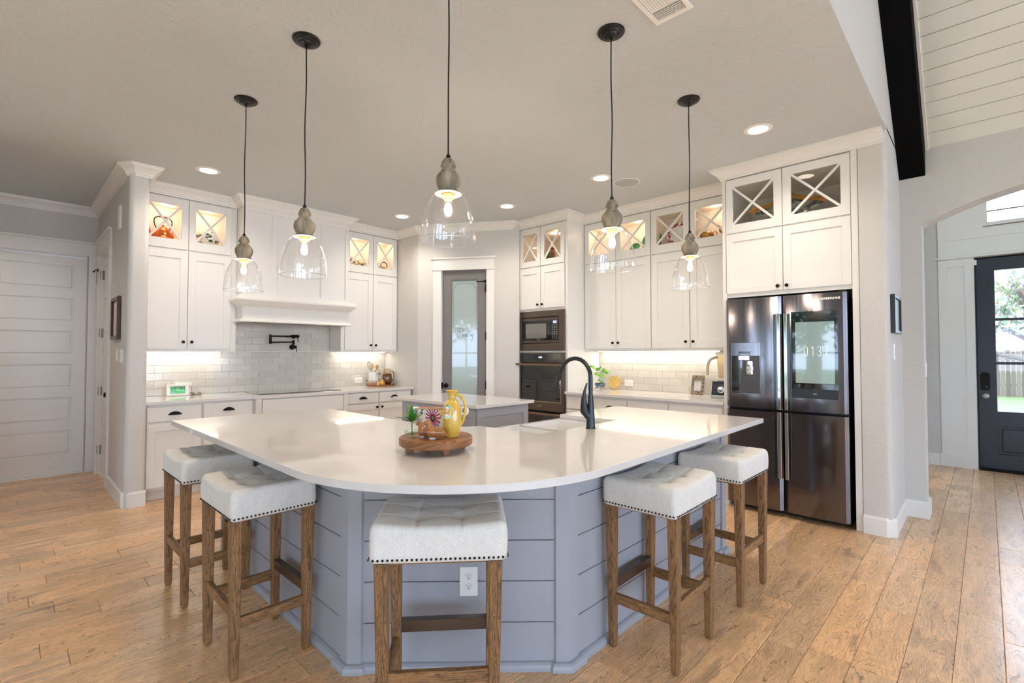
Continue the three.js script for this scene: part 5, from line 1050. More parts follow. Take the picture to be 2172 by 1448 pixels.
quail('smaller speckled brown ceramic quail behind the larger one', [-1.806, YT, -1.312], 44 * D2R - 0.15, 0.86);
{ // yellow jug
  const t = thing('jug', 'tall yellow ceramic jug with a round label and long handle', 'jug', [-1.738, YT, -1.41], 44 * D2R);
  part('body', [new THREE.LatheGeometry(new THREE.SplineCurve([[0.0005, 0.001], [0.027, 0.0], [0.0305, 0.003], [0.0315, 0.008], [0.036, 0.022], [0.0425, 0.046], [0.0445, 0.068], [0.0435, 0.095], [0.0405, 0.122], [0.0345, 0.145], [0.027, 0.158], [0.0195, 0.168], [0.0165, 0.178], [0.0175, 0.19], [0.0225, 0.2], [0.0275, 0.2065], [0.028, 0.208], [0.0255, 0.2075], [0.0175, 0.196], [0.0135, 0.185], [0.0135, 0.17]].map((p) => new THREE.Vector2(...p))).getPoints(110), 48)], phy(0xd3ad45, 0.18, { clearcoat: 0.9, clearcoatRoughness: 0.05, side: THREE.DoubleSide }), t);
  part('handle', tube([[0.015, 0.186, 0], [0.028, 0.189, 0], [0.044, 0.176, 0], [0.058, 0.150, 0], [0.0605, 0.125, 0], [0.056, 0.095, 0], [0.05, 0.072, 0], [0.043, 0.058, 0]], 0.0066, 50, 12), phy(0xd3ad45, 0.2, { clearcoat: 0.8 }), t);
  const tex = canvasTex(256, 256, (c) => { c.fillStyle = '#f2f0e6'; c.fillRect(0, 0, 256, 256); let s = 3; const q = () => (s = (s * 16807) % 2147483647) / 2147483647; for (let i = 0; i < 150; i++) { const a = q() * 6.283, r = 92 + q() * 34; c.fillStyle = ['#3f9a7c', '#6cbfa2', '#2c7a5e', '#c9d9c2'][i % 4]; c.beginPath(); c.ellipse(128 + r * Math.cos(a), 128 + r * Math.sin(a), 12, 6, a + 1, 0, 7); c.fill(); } c.fillStyle = '#b5303f'; c.fillRect(0, 132, 256, 36); c.fillStyle = '#f0d9d6'; for (let i = 0; i < 9; i++) c.fillRect(36 + i * 21, 142 + (i % 3) * 2, 12, 14); c.fillStyle = '#b04a55'; for (let i = 0; i < 7; i++) c.fillRect(60 + i * 20, 98, 12, 12); c.fillStyle = '#4a6a5a'; for (let i = 0; i < 6; i++) c.fillRect(72 + i * 20, 70, 11, 8); });
  const lb = new THREE.CircleGeometry(0.03, 36), p = lb.attributes.position; // wrapped on the belly
  for (let i = 0; i < p.count; i++) { const x = p.getX(i), y = p.getY(i) + 0.115, a = x / 0.043 - 0.42, r = (y < 0.095 ? 0.0436 + (0.095 - y) * 0.03 : 0.0436 - 0.0031 * Math.pow((y - 0.095) / 0.027, 1.6)) + 0.0008; p.setXYZ(i, r * Math.sin(a), y, r * Math.cos(a)); }
  lb.computeVertexNormals(); part('round_label', lb, new THREE.MeshPhysicalMaterial({ map: tex, roughness: 0.2, clearcoat: 0.7, side: THREE.DoubleSide }), t, 'round white label with green leaves and a red band');
}
// ---------------------------------------------------------------- range wall things
{
  const f = thing('digital_frame', 'white digital picture frame showing a green park on the left counter', 'picture frame', [-6.075, 0.9142, -1.27], Y90 - 0.12);
  const tex = canvasTex(320, 200, (c, w, h) => { c.fillStyle = '#2c6b46'; c.fillRect(0, 0, w, h); c.fillStyle = '#3f9a5f'; c.fillRect(0, 70, w, 130); c.fillStyle = '#5fc07f'; c.beginPath(); c.ellipse(200, 110, 130, 24, 0.15, 0, 7); c.fill(); c.fillStyle = '#6aa7a0'; c.beginPath(); c.ellipse(60, 170, 46, 26, 0, 0, 7); c.fill(); let s = 5; const q = () => (s = (s * 16807) % 2147483647) / 2147483647; for (let i = 0; i < 260; i++) { c.fillStyle = ['#1d4d33', '#2f8150', '#4aa66c', '#153a28'][i % 4]; c.beginPath(); c.arc(q() * w, q() * 72, 5 + q() * 9, 0, 7); c.fill(); } c.fillStyle = '#20241f'; for (const [x, t2] of [[98, 9], [150, 6], [206, 8], [250, 6], [292, 9]]) c.fillRect(x, 30, t2, 100); });
  part('body', bx(-0.098, 0.098, 0.002, 0.122, -0.01, 0.012, 0.004).rotateX(-0.12), M.plate, f);
  part('screen', boxFace(-0.066, 0.066, 0.024, 0.1, 0.0125).rotateX(-0.12), new THREE.MeshStandardMaterial({ map: tex, emissive: 0xffffff, emissiveMap: tex, emissiveIntensity: 0.35, roughness: 0.2 }), f);
  part('prop', bx(-0.03, 0.03, 0.0, 0.06, -0.06, -0.045), M.plate, f);
  const b = thing('white_box', 'thin white box standing behind the digital frame', 'box', [-6.165, 0.9142, -1.335], Y90);
  part('case', bx(-0.075, 0.075, 0, 0.132, -0.012, 0.012, 0.003), M.plate, b);
  const k = thing('ring_dish', 'small square glass dish beside the digital frame', 'dish', [-6.07, 0.9142, -1.435], Y90 + 0.2);
  part('glass_body', slab([[-0.035, 0], [0.035, 0], [0.04, 0.03], [0.034, 0.03], [0.03, 0.008], [-0.03, 0.008], [-0.034, 0.03], [-0.04, 0.03]], -0.035, 0.035, [], 0.001), phy(0xb8b2a4, 0.1, { transmission: 0.5, thickness: 0 }), k);
  const w = thing('charging_cable', 'dark thin cable curling beside the digital frame', 'cable', [0, 0, 0]);
  part('wire', tube([[-6.09, 0.99, -1.362], [-6.085, 1.01, -1.378], [-6.085, 0.985, -1.396], [-6.085, 0.95, -1.388], [-6.08, 0.925, -1.375], [-6.06, 0.917, -1.385], [-6.07, 0.917, -1.40]], 0.0022, 40, 6), std(0x3a2c20, 0.6), w);
}
function boxFace(x0, x1, y0, y1, z) { return prep(new THREE.PlaneGeometry(x1 - x0, y1 - y0).translate((x0 + x1) / 2, (y0 + y1) / 2, z)); }
{ // pot filler
  const t = thing('pot_filler', 'dark bronze folding pot filler tap over the cooktop', 'tap', [XR + 0.0135, 0, 0], Y90), b = 0.011;   // local x = -z
  part('flange', lathe([[0, 0], [0.03, 0], [0.032, 0.006], [0.028, 0.012], [0, 0.012]], 28).rotateX(Y90).translate(2.485, 1.437, 0), M.bronze, t);
  part('inlet', [rod([2.485, 1.437, 0.01], [2.485, 1.437, 0.1], 0.014, 0.014, 18), ball(2.485, 1.437, 0.1, 0.02), rod([2.47, 1.437, 0.1], [2.455, 1.437, 0.1], 0.016)], M.bronze, t);
  part('lever', [rod([2.49, 1.43, 0.115], [2.49, 1.375, 0.125], 0.0045)], M.bronze, t);
  part('riser', [rod([2.462, 1.437, 0.1], [2.462, 1.52, 0.1], 0.0115), rod([2.462, 1.475, 0.1], [2.462, 1.52, 0.1], 0.0165)], M.bronze, t);
  part('lower_arm', rod([2.462, 1.497, 0.1], [2.195, 1.49, 0.1], 0.0085), M.bronze, t);
  part('joint', rod([2.193, 1.472, 0.1], [2.193, 1.582, 0.1], 0.015, 0.015, 20), M.bronze, t);
  part('upper_arm', [rod([2.193, 1.563, 0.1], [2.45, 1.567, 0.1], 0.0085), rod([2.42, 1.566, 0.1], [2.45, 1.567, 0.1], 0.0095, 0.0165)], M.bronze, t);
  part('spout', [rod([2.445, 1.567, 0.1], [2.515, 1.568, 0.1], 0.019, 0.019, 20), ball(2.515, 1.568, 0.1, 0.019), rod([2.462, 1.567, 0.1], [2.462, 1.535, 0.1], 0.0125)], M.bronze, t);
  part('lever', rod([2.508, 1.555, 0.115], [2.512, 1.5, 0.12], 0.005), M.bronze, t);
}
{
  const w = thing('wall_outlet', 'white double outlet in the tile left of the utensil crock', 'outlet', [XR + 0.0135, 0.992, -3.384], Y90); outlet(w, 0.118, 0.076, true);
  const w2 = thing('wall_outlet', 'white double outlet in the tile right of the amber disc', 'outlet', [-3.123, 1.0, ZF + 0.0135], 0); outlet(w2, 0.118, 0.076, true);
}
const UT = [-5.985, 0.9142, -3.6];
{
  const t = thing('round_tray', 'round wooden tray with a thin brass rail under the crock', 'tray', UT);
  part('base', lathe([[0, 0], [0.186, 0], [0.188, 0.004], [0.188, 0.014], [0.181, 0.014], [0.179, 0.006], [0, 0.006]], 56), M.acacia, t);
  const br = std(0x8a6a38, 0.3, { metalness: 0.9 });
  part('rail', new THREE.TorusGeometry(0.186, 0.0025, 8, 72).rotateX(Y90).translate(0, 0.075, 0), br, t);
  for (let i = 0; i < 8; i++) { const a = i * Math.PI / 4 + 0.3; part('post', rod([0.186 * Math.cos(a), 0.008, 0.186 * Math.sin(a)], [0.186 * Math.cos(a), 0.078, 0.186 * Math.sin(a)], 0.0025), br, t); }
  // places across the tray: lat = to the right as seen, dep = away
  const at = (lat, dep, y = 0.9215) => [UT[0] + lat * 0.719 - dep * 0.695, y, UT[2] - lat * 0.695 - dep * 0.719];
  const c = thing('utensil_crock', 'white glazed crock with a tan base full of utensils', 'crock', at(-0.092, -0.01));
  part('body', lathe([[0, 0.001], [0.071, 0.0], [0.073, 0.006], [0.0695, 0.06], [0.062, 0.178], [0.0615, 0.184], [0.056, 0.184], [0.0555, 0.178], [0.062, 0.02], [0, 0.018]], 44), phy(0xe6e6df, 0.3, { clearcoat: 0.3 }), c);
  part('base_band', lathe([[0.0725, 0.002], [0.0742, 0.006], [0.0712, 0.05], [0.0698, 0.052]], 44), std(0xc09472, 0.6), c);
  const ctr = at(-0.092, -0.01), U = (n, label, lat, dep, tiltL, fn, mat) => { const u = thing(n, label, 'utensil', [ctr[0] + lat * 0.719 - dep * 0.695, 0.965, ctr[2] - lat * 0.695 - dep * 0.719], 44 * D2R); const gp = fn(); gp.forEach(([pn, g, m]) => part(pn, [g].flat(9).map((q) => { q.rotateZ(-tiltL); return q; }), m, u)); };
  const oval = (y, w, h, d) => ball(0, y, 0, w, h, d), slot = std(0x8b8478, 0.3, { metalness: 0.8 });
  U('slotted_spoon', 'slotted steel spoon leaning left in the crock', 0.012, -0.008, -0.28, () => [['handle', rod([0, -0.02, 0], [0, 0.19, 0], 0.004), M.nickel], ['bowl', toRing(0.234, 0.026, 0.05), M.nickel], ['web', [rod([-0.02, 0.22, 0], [0.02, 0.25, 0], 0.003), rod([0, 0.19, 0], [0, 0.28, 0], 0.003)], slot]]);
  U('wooden_spoon', 'pale wooden spoon standing in the crock', -0.002, -0.02, -0.05, () => [['handle', rod([0, -0.02, 0], [0, 0.2, 0], 0.005), std(0xd2ae7c, 0.6)], ['bowl', oval(0.22, 0.02, 0.035, 0.006), std(0xd2ae7c, 0.6)]]);
  U('spatula', 'white silicone spatula standing tallest in the crock', 0.018, 0.022, 0.06, () => [['handle', rod([0, -0.02, 0], [0, 0.2, 0], 0.006), M.plate], ['blade', bx(-0.014, 0.014, 0.19, 0.285, -0.004, 0.004, 0.004), M.plate]]);
  U('pasta_server', 'tan curved serving spoon in the crock', -0.012, 0.02, 0.25, () => [['handle', rod([0, -0.02, 0], [0, 0.18, 0], 0.005), std(0xc59a5b, 0.5)], ['bowl', oval(0.215, 0.022, 0.034, 0.01), std(0xc59a5b, 0.5)]]);
  U('ladle', 'steel ladle hooked over the right side of the crock', -0.026, -0.022, 0.26, () => [['handle', [tube([[0, -0.02, 0], [0, 0.12, 0], [0.012, 0.175, 0], [0.05, 0.19, 0], [0.075, 0.155, 0]], 0.0045, 30, 8)], M.nickel], ['bowl', new THREE.SphereGeometry(0.034, 20, 10, 0, 6.2832, Y90, Y90).scale(1, 0.75, 1).rotateX(0).translate(0.06, 0.155, 0), M.chrome]]);
  // pitcher of iced tea
  const p = thing('tea_pitcher', 'glass pitcher of brown iced tea beside the crock', 'pitcher', at(0.085, 0.03), 44 * D2R);
  const prof = [[0.0005, 0.002], [0.04, 0.002], [0.046, 0.01], [0.062, 0.045], [0.0655, 0.08], [0.062, 0.125], [0.055, 0.17], [0.052, 0.2], [0.0535, 0.222]];
  part('glass', new THREE.LatheGeometry(new THREE.SplineCurve(prof.map((q) => new THREE.Vector2(...q))).getPoints(40), 40), phy(0xf3ead8, 0, { transmission: 1, thickness: 0 }), p);
  part('tea', new THREE.LatheGeometry([[0.0005, 0.012], [0.043, 0.012], [0.0605, 0.046], [0.0638, 0.08], [0.0605, 0.125], [0.0555, 0.16], [0.0005, 0.16]].map((q) => new THREE.Vector2(...q)), 40), phy(0x7a4a22, 0.1, { transmission: 0.35, thickness: 0 }), p);
  part('handle', tube([[0.05, 0.195, 0], [0.078, 0.185, 0], [0.09, 0.15, 0], [0.088, 0.1, 0], [0.074, 0.07, 0], [0.062, 0.062, 0]], 0.0065, 40, 10), phy(0x8d7a5c, 0.1, { transmission: 0.4, thickness: 0 }), p);
  part('rim', new THREE.TorusGeometry(0.0535, 0.0025, 8, 40).rotateX(Y90).translate(0, 0.222, 0), std(0x8e8064, 0.3), p);
  const l = thing('pear', 'small golden pear ornament on the round tray', 'ornament', at(0.05, -0.10));
  part('body', latheSmooth([[0.0005, 0.0], [0.022, 0.003], [0.036, 0.022], [0.034, 0.046], [0.02, 0.068], [0.008, 0.086], [0.0005, 0.09]], 28), phy(0xd9a436, 0.3, { clearcoat: 0.4 }), l);
  part('stem', rod([0, 0.086, 0], [0.003, 0.1, 0], 0.0025), std(0x5a4020, 0.7), l);
  const sh = thing('salt_shaker', 'tiny peach coloured shaker between crock and pear', 'shaker', at(-0.005, -0.11));
  part('body', lathe([[0, 0], [0.018, 0], [0.019, 0.03], [0.013, 0.042], [0, 0.042]], 24), phy(0xe2b48f, 0.3), sh); part('cap', lathe([[0, 0.042], [0.013, 0.042], [0.012, 0.05], [0, 0.055]], 24), phy(0xf2e6d8, 0.3), sh);
}
function toRing(y, w, h) { return new THREE.TorusGeometry(1, 0.16, 8, 28).scale(w, h, 0.02).translate(0, y, 0); }
// ---------------------------------------------------------------- fridge wall things
{ // pothos cutting in a jar
  const t = thing('jar_plant', 'trailing bright green cutting in a glass jar on the right counter', 'plant', [-3.405, 0.9142, -5.075], 44 * D2R);
  part('jar', new THREE.LatheGeometry(new THREE.SplineCurve([[0.0005, 0.002], [0.055, 0.002], [0.064, 0.012], [0.0665, 0.06], [0.066, 0.13], [0.06, 0.165], [0.05, 0.182], [0.05, 0.205], [0.053, 0.212]].map((p) => new THREE.Vector2(...p))).getPoints(40), 40), M.glass, t);
  part('rim', new THREE.TorusGeometry(0.053, 0.0025, 8, 40).rotateX(Y90).translate(0, 0.212, 0), phy(0x9fb0b4, 0.1), t);
  part('water', new THREE.LatheGeometry([[0.0005, 0.05], [0.063, 0.05], [0.0635, 0.085], [0.0005, 0.085]].map((p) => new THREE.Vector2(...p)), 30), phy(0x6f8fb0, 0.02, { transmission: 0.7, thickness: 0 }), t);
  const pm = [0xd8cfc4, 0xb89a86, 0xe8e2da, 0x9f8f84].map((c) => std(c, 0.4));
  for (let i = 0; i < 40; i++) { const a = rnd() * 6.28, r = 0.054 * Math.sqrt(rnd()); part('pebble', ball(r * Math.cos(a), 0.012 + 0.034 * rnd(), r * Math.sin(a), 0.008 + 0.004 * rnd(), 0.006, 0.008, 8, 6), pm[i % 4], t); }
  const gm = [0x6fae1f, 0x8cc63a, 0x5a9a1a].map((c) => phy(c, 0.4, { transmission: 0.25, thickness: 0, side: THREE.DoubleSide }));
  const stem = (pts) => part('stem', tube(pts, 0.0022, 30, 6), std(0x7aa83a, 0.5), t);
  stem([[0, 0.06, 0], [-0.01, 0.18, 0.01], [-0.05, 0.25, 0.03], [-0.11, 0.285, 0.04], [-0.155, 0.27, 0.04]]); stem([[0.01, 0.06, 0], [0.02, 0.19, 0.02], [0.05, 0.235, 0.04], [0.08, 0.235, 0.05]]); stem([[0, 0.08, 0.01], [-0.005, 0.2, 0.03], [-0.01, 0.26, 0.02]]);
  const leaf = (x, y, z, L, w, a, el, i) => { const n = 8, pos = [], idx = []; for (let k = 0; k <= n; k++) { const s = k / n, ww = w * Math.pow(Math.sin(Math.PI * Math.min(1, s * 0.92 + 0.06)), 0.8) * (1 - 0.35 * s); for (const j of [-1, 0, 1]) pos.push(s * L, Math.abs(j) * ww * 0.28 - s * s * L * 0.15, j * ww); } for (let k = 0; k < n; k++) for (let j = 0; j < 2; j++) { const q = k * 3 + j; idx.push(q, q + 1, q + 4, q, q + 4, q + 3); } const g = new THREE.BufferGeometry(); g.setAttribute('position', new THREE.Float32BufferAttribute(pos, 3)); g.setIndex(idx); g.computeVertexNormals(); g.rotateX(1.0).rotateZ(el).rotateY(a).translate(x, y, z); part('leaf', g, gm[i % 3], t); };
  [[-0.15, 0.275, 0.04, 0.05, 0.03, 0.4, -1.5], [-0.13, 0.29, 0.04, 0.085, 0.03, 0.2, -0.35], [-0.055, 0.235, 0.04, 0.065, 0.026, 0.2, 0.6], [0.02, 0.215, 0.06, 0.06, 0.022, 0.3, 1.1], [0.07, 0.23, 0.06, 0.05, 0.026, 0.3, -0.5], [0.04, 0.215, 0.07, 0.05, 0.02, -0.3, -0.2], [-0.085, 0.195, 0.075, 0.085, 0.03, 0.1, -0.2], [0.0, 0.19, 0.07, 0.075, 0.028, 0.2, -0.6], [-0.04, 0.125, 0.068, 0.08, 0.024, 0.1, -0.35], [0.0, 0.26, 0.02, 0.03, 0.014, 0.5, 1.2]].forEach((q, i) => leaf(...q, i));
  const d = thing('amber_disc', 'round amber yellow glass disc on a little stand by the jar', 'ornament', [-3.27, 0.9142, -5.19], 0.15);
  const tex = dataTex(256, 256, (u, v) => { const a = Math.atan2(v - 0.5, u - 0.5), r = Math.hypot(u - 0.5, v - 0.5), l = Math.exp(-Math.pow(Math.sin(a * 4 + 6 * fbm(u * 5, v * 5, 5, 5, 2)) / 0.22, 2)) * 0.25 + 0.1 * fbm(u * 20, v * 20, 20, 20, 2), k = 0.92 + l; return [222 * k, 184 * k, 104 * k]; }, true);
  part('disc', new THREE.CylinderGeometry(0.079, 0.079, 0.008, 56).rotateX(Y90 - 0.12).translate(0, 0.092, 0), phy(0xffffff, 0.25, { map: tex, clearcoat: 0.5 }), d);
  part('stand', [rod([-0.03, 0, 0.02], [-0.03, 0.018, 0], 0.003), rod([0.03, 0, 0.02], [0.03, 0.018, 0], 0.003), rod([-0.03, 0.003, 0.02], [-0.03, 0.003, -0.05], 0.003), rod([0.03, 0.003, 0.02], [0.03, 0.003, -0.05], 0.003), rod([-0.03, 0.003, -0.04], [0.03, 0.003, -0.04], 0.003)], std(0xd0b78a, 0.4), d);
}
{ // ornate frame
  const f = thing('photo_frame', 'ornate bronze patterned photo frame leaning on the right counter', 'picture frame', [-2.238, 0.9142, -5.165], -0.12);
  const tex = dataTex(256, 384, (u, v) => { const q = Math.pow(Math.abs(Math.sin(u * 22) * Math.cos(v * 30) + 0.6 * Math.sin(u * 40 + 6 * fbm(u * 6, v * 8, 6, 8, 2))), 0.7), k = q > 0.62 ? 1.5 : 0.85; return [112 * k, 100 * k, 84 * k]; }, true);
  const th = -0.2, g = slab(rect(-0.07, 0.07, 0, 0.21), -0.008, 0.004, [rect(-0.042, 0.042, 0.045, 0.158).reverse()], 0.001);
  const uv = g.attributes.uv; for (let i = 0; i < uv.count; i++) uv.setXY(i, uv.getX(i) * 7, uv.getY(i) * 4.8);
  part('frame', g.rotateX(th), std(0xffffff, 0.5, { map: tex, metalness: 0.3 }), f);
  part('photo', boxFace(-0.043, 0.043, 0.044, 0.159, -0.001).rotateX(th), std(0xffffff, 0.3, { map: dataTex(128, 160, (u, v) => grey(190 + 60 * (fbm(u * 7, v * 9, 7, 9, 4) - 0.4)), true) }), f);
  part('strut', bx(-0.015, 0.015, 0, 0.13, -0.006, 0, 0).rotateX(0.28).translate(0, 0, -0.07), M.matBlack, f);
}
{ // blender
  const t = thing('blender', 'upright blender half hidden by the refrigerator panel', 'blender', [-1.905, 0.9142, -5.03], 0.1);
  part('base', [slab([[-0.1, 0.0], [0.1, 0.0], [0.098, 0.03], [-0.098, 0.03]], -0.1, 0.1, [], 0.004)], std(0xb9bbbd, 0.3), t);
  part('motor_housing', slab([[-0.094, 0.03], [0.094, 0.03], [0.082, 0.165], [-0.082, 0.165]], -0.09, 0.085, [], 0.006), M.black, t);
  part('front_panel', slab([[-0.08, 0.045], [0.08, 0.045], [0.071, 0.145], [-0.071, 0.145]], 0.084, 0.088, [], 0.002), std(0x3a393b, 0.3, { metalness: 0.5 }), t);
  part('dial', lathe([[0, 0], [0.034, 0], [0.034, 0.004], [0.024, 0.006], [0.022, 0.02], [0, 0.021]], 28).rotateX(Y90).translate(0.0, 0.085, 0.087), M.chrome, t);
  for (const s of [-1, 1]) part('switch', bx(s * 0.052 - 0.008, s * 0.052 + 0.008, 0.075, 0.088, 0.086, 0.098, 0.002), M.matBlack, t);
  part('drive_collar', bx(-0.05, 0.05, 0.163, 0.19, -0.05, 0.05, 0.006), std(0xd8d4cc, 0.4), t);
  part('jar', [new THREE.CylinderGeometry(0.068, 0.045, 0.24, 8, 1, true).translate(0, 0.31, 0)], phy(0xe8ddc8, 0.05, { transmission: 0.8, thickness: 0 }), t);
  part('lid', lathe([[0, 0.43], [0.072, 0.43], [0.074, 0.452], [0.05, 0.458], [0.03, 0.458], [0.03, 0.478], [0, 0.48]], 32), std(0xd9d3c6, 0.4), t);
  part('handle', tube([[-0.055, 0.405, 0.02], [-0.1, 0.39, 0.035], [-0.128, 0.35, 0.045], [-0.137, 0.28, 0.05], [-0.137, 0.235, 0.05]], 0.0135, 40, 12), std(0xb7aa95, 0.35), t);
}
// ---------------------------------------------------------------- on the walls
{
  const a = thing('picture_frame', 'slim dark brown picture frame seen edge on, on the hall partition', 'picture frame', [-5.96, 1.69, -0.75]);
  const m = std(0x4a1f10, 0.35);
  part('frame', slab(rect(-0.2, 0.2, -0.2, 0.2), 0, 0.03, [rect(-0.165, 0.165, -0.165, 0.165).reverse()], 0.004), m, a);
  part('mount', bx(-0.167, 0.167, -0.167, 0.167, 0.002, 0.01, 0), std(0xd8d3ca, 0.6), a);
  const b = thing('picture_frame', 'small dark framed picture on the side of the stub wall', 'picture frame', [-0.51, 1.655, -4.79], Y90);
  part('frame', slab(rect(-0.19, 0.19, -0.145, 0.145), 0, 0.03, [rect(-0.165, 0.165, -0.12, 0.12).reverse()], 0.003), std(0x1c222c, 0.3), b);
  part('print', bx(-0.166, 0.166, -0.121, 0.121, 0.002, 0.016, 0), std(0xb9c0b9, 0.25), b);
  const sw = (label, pos, turn, n) => { const s = thing('light_switch', label, 'switch', pos, turn); const W = 0.037 + 0.046 * (n - 1) / 1; part('cover', bx(-W, W, -0.06, 0.06, 0, 0.006, 0.003), M.plate, s); for (let i = 0; i < n; i++) part('rocker', bx(-0.016 + (i - (n - 1) / 2) * 0.046, 0.016 + (i - (n - 1) / 2) * 0.046, -0.033, 0.033, 0.005, 0.01, 0.002), M.white, s); };
  sw('white light switch under the brown picture frame, nearer the door', [-5.93, 1.345, -0.75], 0, 1);
  sw('white light switch plate near the rounded partition end', [-5.67, 1.335, -0.75], 0, 2);
  sw('white light switch under the small dark picture', [-0.51, 1.37, -4.74], Y90, 1);
  sw('white light switch inside the arched opening', [-0.37, 1.22, ZF - 0.1], Y90, 1);
  const c = thing('door_chime', 'thin white sensor cover high on the hall partition', 'sensor', [-5.86, 2.64, -0.75]); part('cover', bx(-0.05, 0.05, -0.11, 0.11, 0, 0.02, 0.004), M.plate, c);
}
// ---------------------------------------------------------------- behind the cabinet glass
const YS2 = 2.508;
{
  const t = thing('copper_kettle', 'copper kettle with an arched handle behind the first glass door', 'kettle', [-6.035, 2.5075, -1.11], Y90); t.scale.setScalar(0.88);
  part('body', latheSmooth([[0.0005, 0.0], [0.09, 0.0], [0.108, 0.02], [0.112, 0.06], [0.1, 0.105], [0.07, 0.135], [0.05, 0.145], [0.0005, 0.15]], 40), std(0xffffff, 0.25, { map: copperMap, metalness: 1 }), t);
  part('lid', [latheSmooth([[0.0005, 0.165], [0.03, 0.16], [0.052, 0.147], [0.052, 0.142]], 28), ball(0, 0.178, 0, 0.014)], std(0xffffff, 0.25, { map: copperMap, metalness: 1 }), t);
  part('spout', [tube([[-0.09, 0.04, 0.01], [-0.13, 0.07, 0.015], [-0.145, 0.12, 0.02], [-0.165, 0.15, 0.02]], 0.017, 30, 12)], std(0xffffff, 0.25, { map: copperMap, metalness: 1 }), t);
  part('handle', tube([[-0.06, 0.13, 0], [-0.085, 0.2, 0], [-0.075, 0.26, 0], [0, 0.285, 0], [0.075, 0.255, 0], [0.085, 0.2, 0], [0.06, 0.13, 0]], 0.006, 60, 8), M.bronze, t);
  part('grip', rod([-0.04, 0.28, 0], [0.05, 0.276, 0], 0.011), std(0x7a4a28, 0.5), t);
  const v = thing('ivy_jar', 'round cream jar painted with dark green ivy behind glass', 'jar', [-5.99, 2.5065, -1.5], Y90);
  const tex = canvasTex(1024, 512, (c, w, h) => { c.fillStyle = '#efe7d8'; c.fillRect(0, 0, w, h); let s = 11; const q = () => (s = (s * 16807) % 2147483647) / 2147483647; c.strokeStyle = '#4a4a2a'; c.lineWidth = 4; c.beginPath(); c.moveTo(0, 200); for (let x = 0; x <= w; x += 40) c.lineTo(x, 220 + 90 * Math.sin(x / 70)); c.stroke(); for (let i = 0; i < 46; i++) { const x = q() * w, y = 90 + q() * 300, r = 16 + q() * 18; c.fillStyle = q() < 0.5 ? '#2d4a24' : '#3d5a2e'; for (const a of [0, 1.4, -1.4, 2.4, -2.4]) { c.beginPath(); c.ellipse(x + r * 0.5 * Math.cos(a), y + r * 0.5 * Math.sin(a), r * 0.6, r * 0.34, a, 0, 7); c.fill(); } } });
  part('body', new THREE.LatheGeometry(new THREE.SplineCurve([[0.0005, 0.0], [0.06, 0.0], [0.095, 0.035], [0.11, 0.075], [0.1, 0.115], [0.065, 0.145], [0.05, 0.155]].map((p) => new THREE.Vector2(...p))).getPoints(40), 40), phy(0xffffff, 0.3, { map: tex, clearcoat: 0.4 }), v);
  part('lid', latheSmooth([[0.0005, 0.178], [0.012, 0.176], [0.012, 0.166], [0.05, 0.155], [0.052, 0.15]], 28), phy(0xefe7d8, 0.3), v);
}
{ // crockery right of the hood
  const cream = phy(0xe6d2ae, 0.3, { clearcoat: 0.4 }), olive = std(0x6b5a3a, 0.5);
  const floral = phy(0xffffff, 0.3, { clearcoat: 0.4, map: dataTex(256, 256, (u, v) => { const q = vn(u * 20, v * 14, 20, 14), k = q > 0.66 ? [80, 62, 38] : q < 0.2 ? [120, 130, 80] : [228, 208, 168]; return k; }, true) });
  const pl = thing('display_plate', 'tan floral plate standing behind the bowl in the cabinet right of the hood', 'plate', [-6.12, 2.5065, -3.08], Y90); part('plate', lathe([[0, 0], [0.05, 0], [0.06, 0.004], [0.1, 0.014], [0.1, 0.017], [0.06, 0.008], [0, 0.005]], 40).rotateX(Y90 - 0.2).translate(0, 0.1, 0), floral, pl);
  const c1 = thing('teapot', 'flowered cream teapot behind the left glass door right of the hood', 'teapot', [-6.0, 2.5065, -3.17], Y90); part('body', latheSmooth([[0.0005, 0], [0.04, 0], [0.065, 0.03], [0.062, 0.07], [0.035, 0.095], [0.0005, 0.1]], 32), floral, c1); part('lid', [ball(0, 0.112, 0, 0.01), latheSmooth([[0.0005, 0.108], [0.035, 0.096], [0.036, 0.092]], 24)], floral, c1); part('handle', tube([[0.055, 0.075, 0], [0.09, 0.08, 0], [0.1, 0.05, 0], [0.06, 0.03, 0]], 0.006, 24, 8), olive, c1); part('spout', tube([[-0.06, 0.04, 0], [-0.09, 0.06, 0], [-0.105, 0.09, 0]], 0.009, 20, 8), floral, c1);
  const c2 = thing('tea_cup', 'small flowered cup beside the cream teapot', 'cup', [-5.97, 2.5065, -3.31], Y90); part('bowl', lathe([[0, 0], [0.025, 0], [0.04, 0.04], [0.042, 0.055], [0.039, 0.055], [0.022, 0.006], [0, 0.006]], 32), floral, c2); part('handle', new THREE.TorusGeometry(0.02, 0.005, 8, 24).translate(0.052, 0.03, 0), olive, c2);
  const d = thing('lidded_dish', 'cream lidded dish behind the right glass door right of the hood', 'dish', [-6.06, 2.5065, -3.53], Y90); part('bowl', latheSmooth([[0.0005, 0], [0.05, 0], [0.085, 0.05], [0.088, 0.09], [0.084, 0.09]], 32), cream, d); part('lid', [latheSmooth([[0.0005, 0.125], [0.05, 0.115], [0.088, 0.092]], 32), ball(0, 0.134, 0, 0.012)], cream, d);
  const b = thing('basket', 'small cream basket with an arched dark handle behind glass', 'basket', [-5.98, 2.5065, -3.64], Y90); part('bowl', lathe([[0, 0], [0.04, 0], [0.05, 0.045], [0.046, 0.045], [0.036, 0.006], [0, 0.006]], 32), floral, b); part('handle', tube([[-0.046, 0.042, 0], [-0.042, 0.09, 0], [0, 0.115, 0], [0.042, 0.09, 0], [0.046, 0.042, 0]], 0.007, 40, 8), olive, b);
}
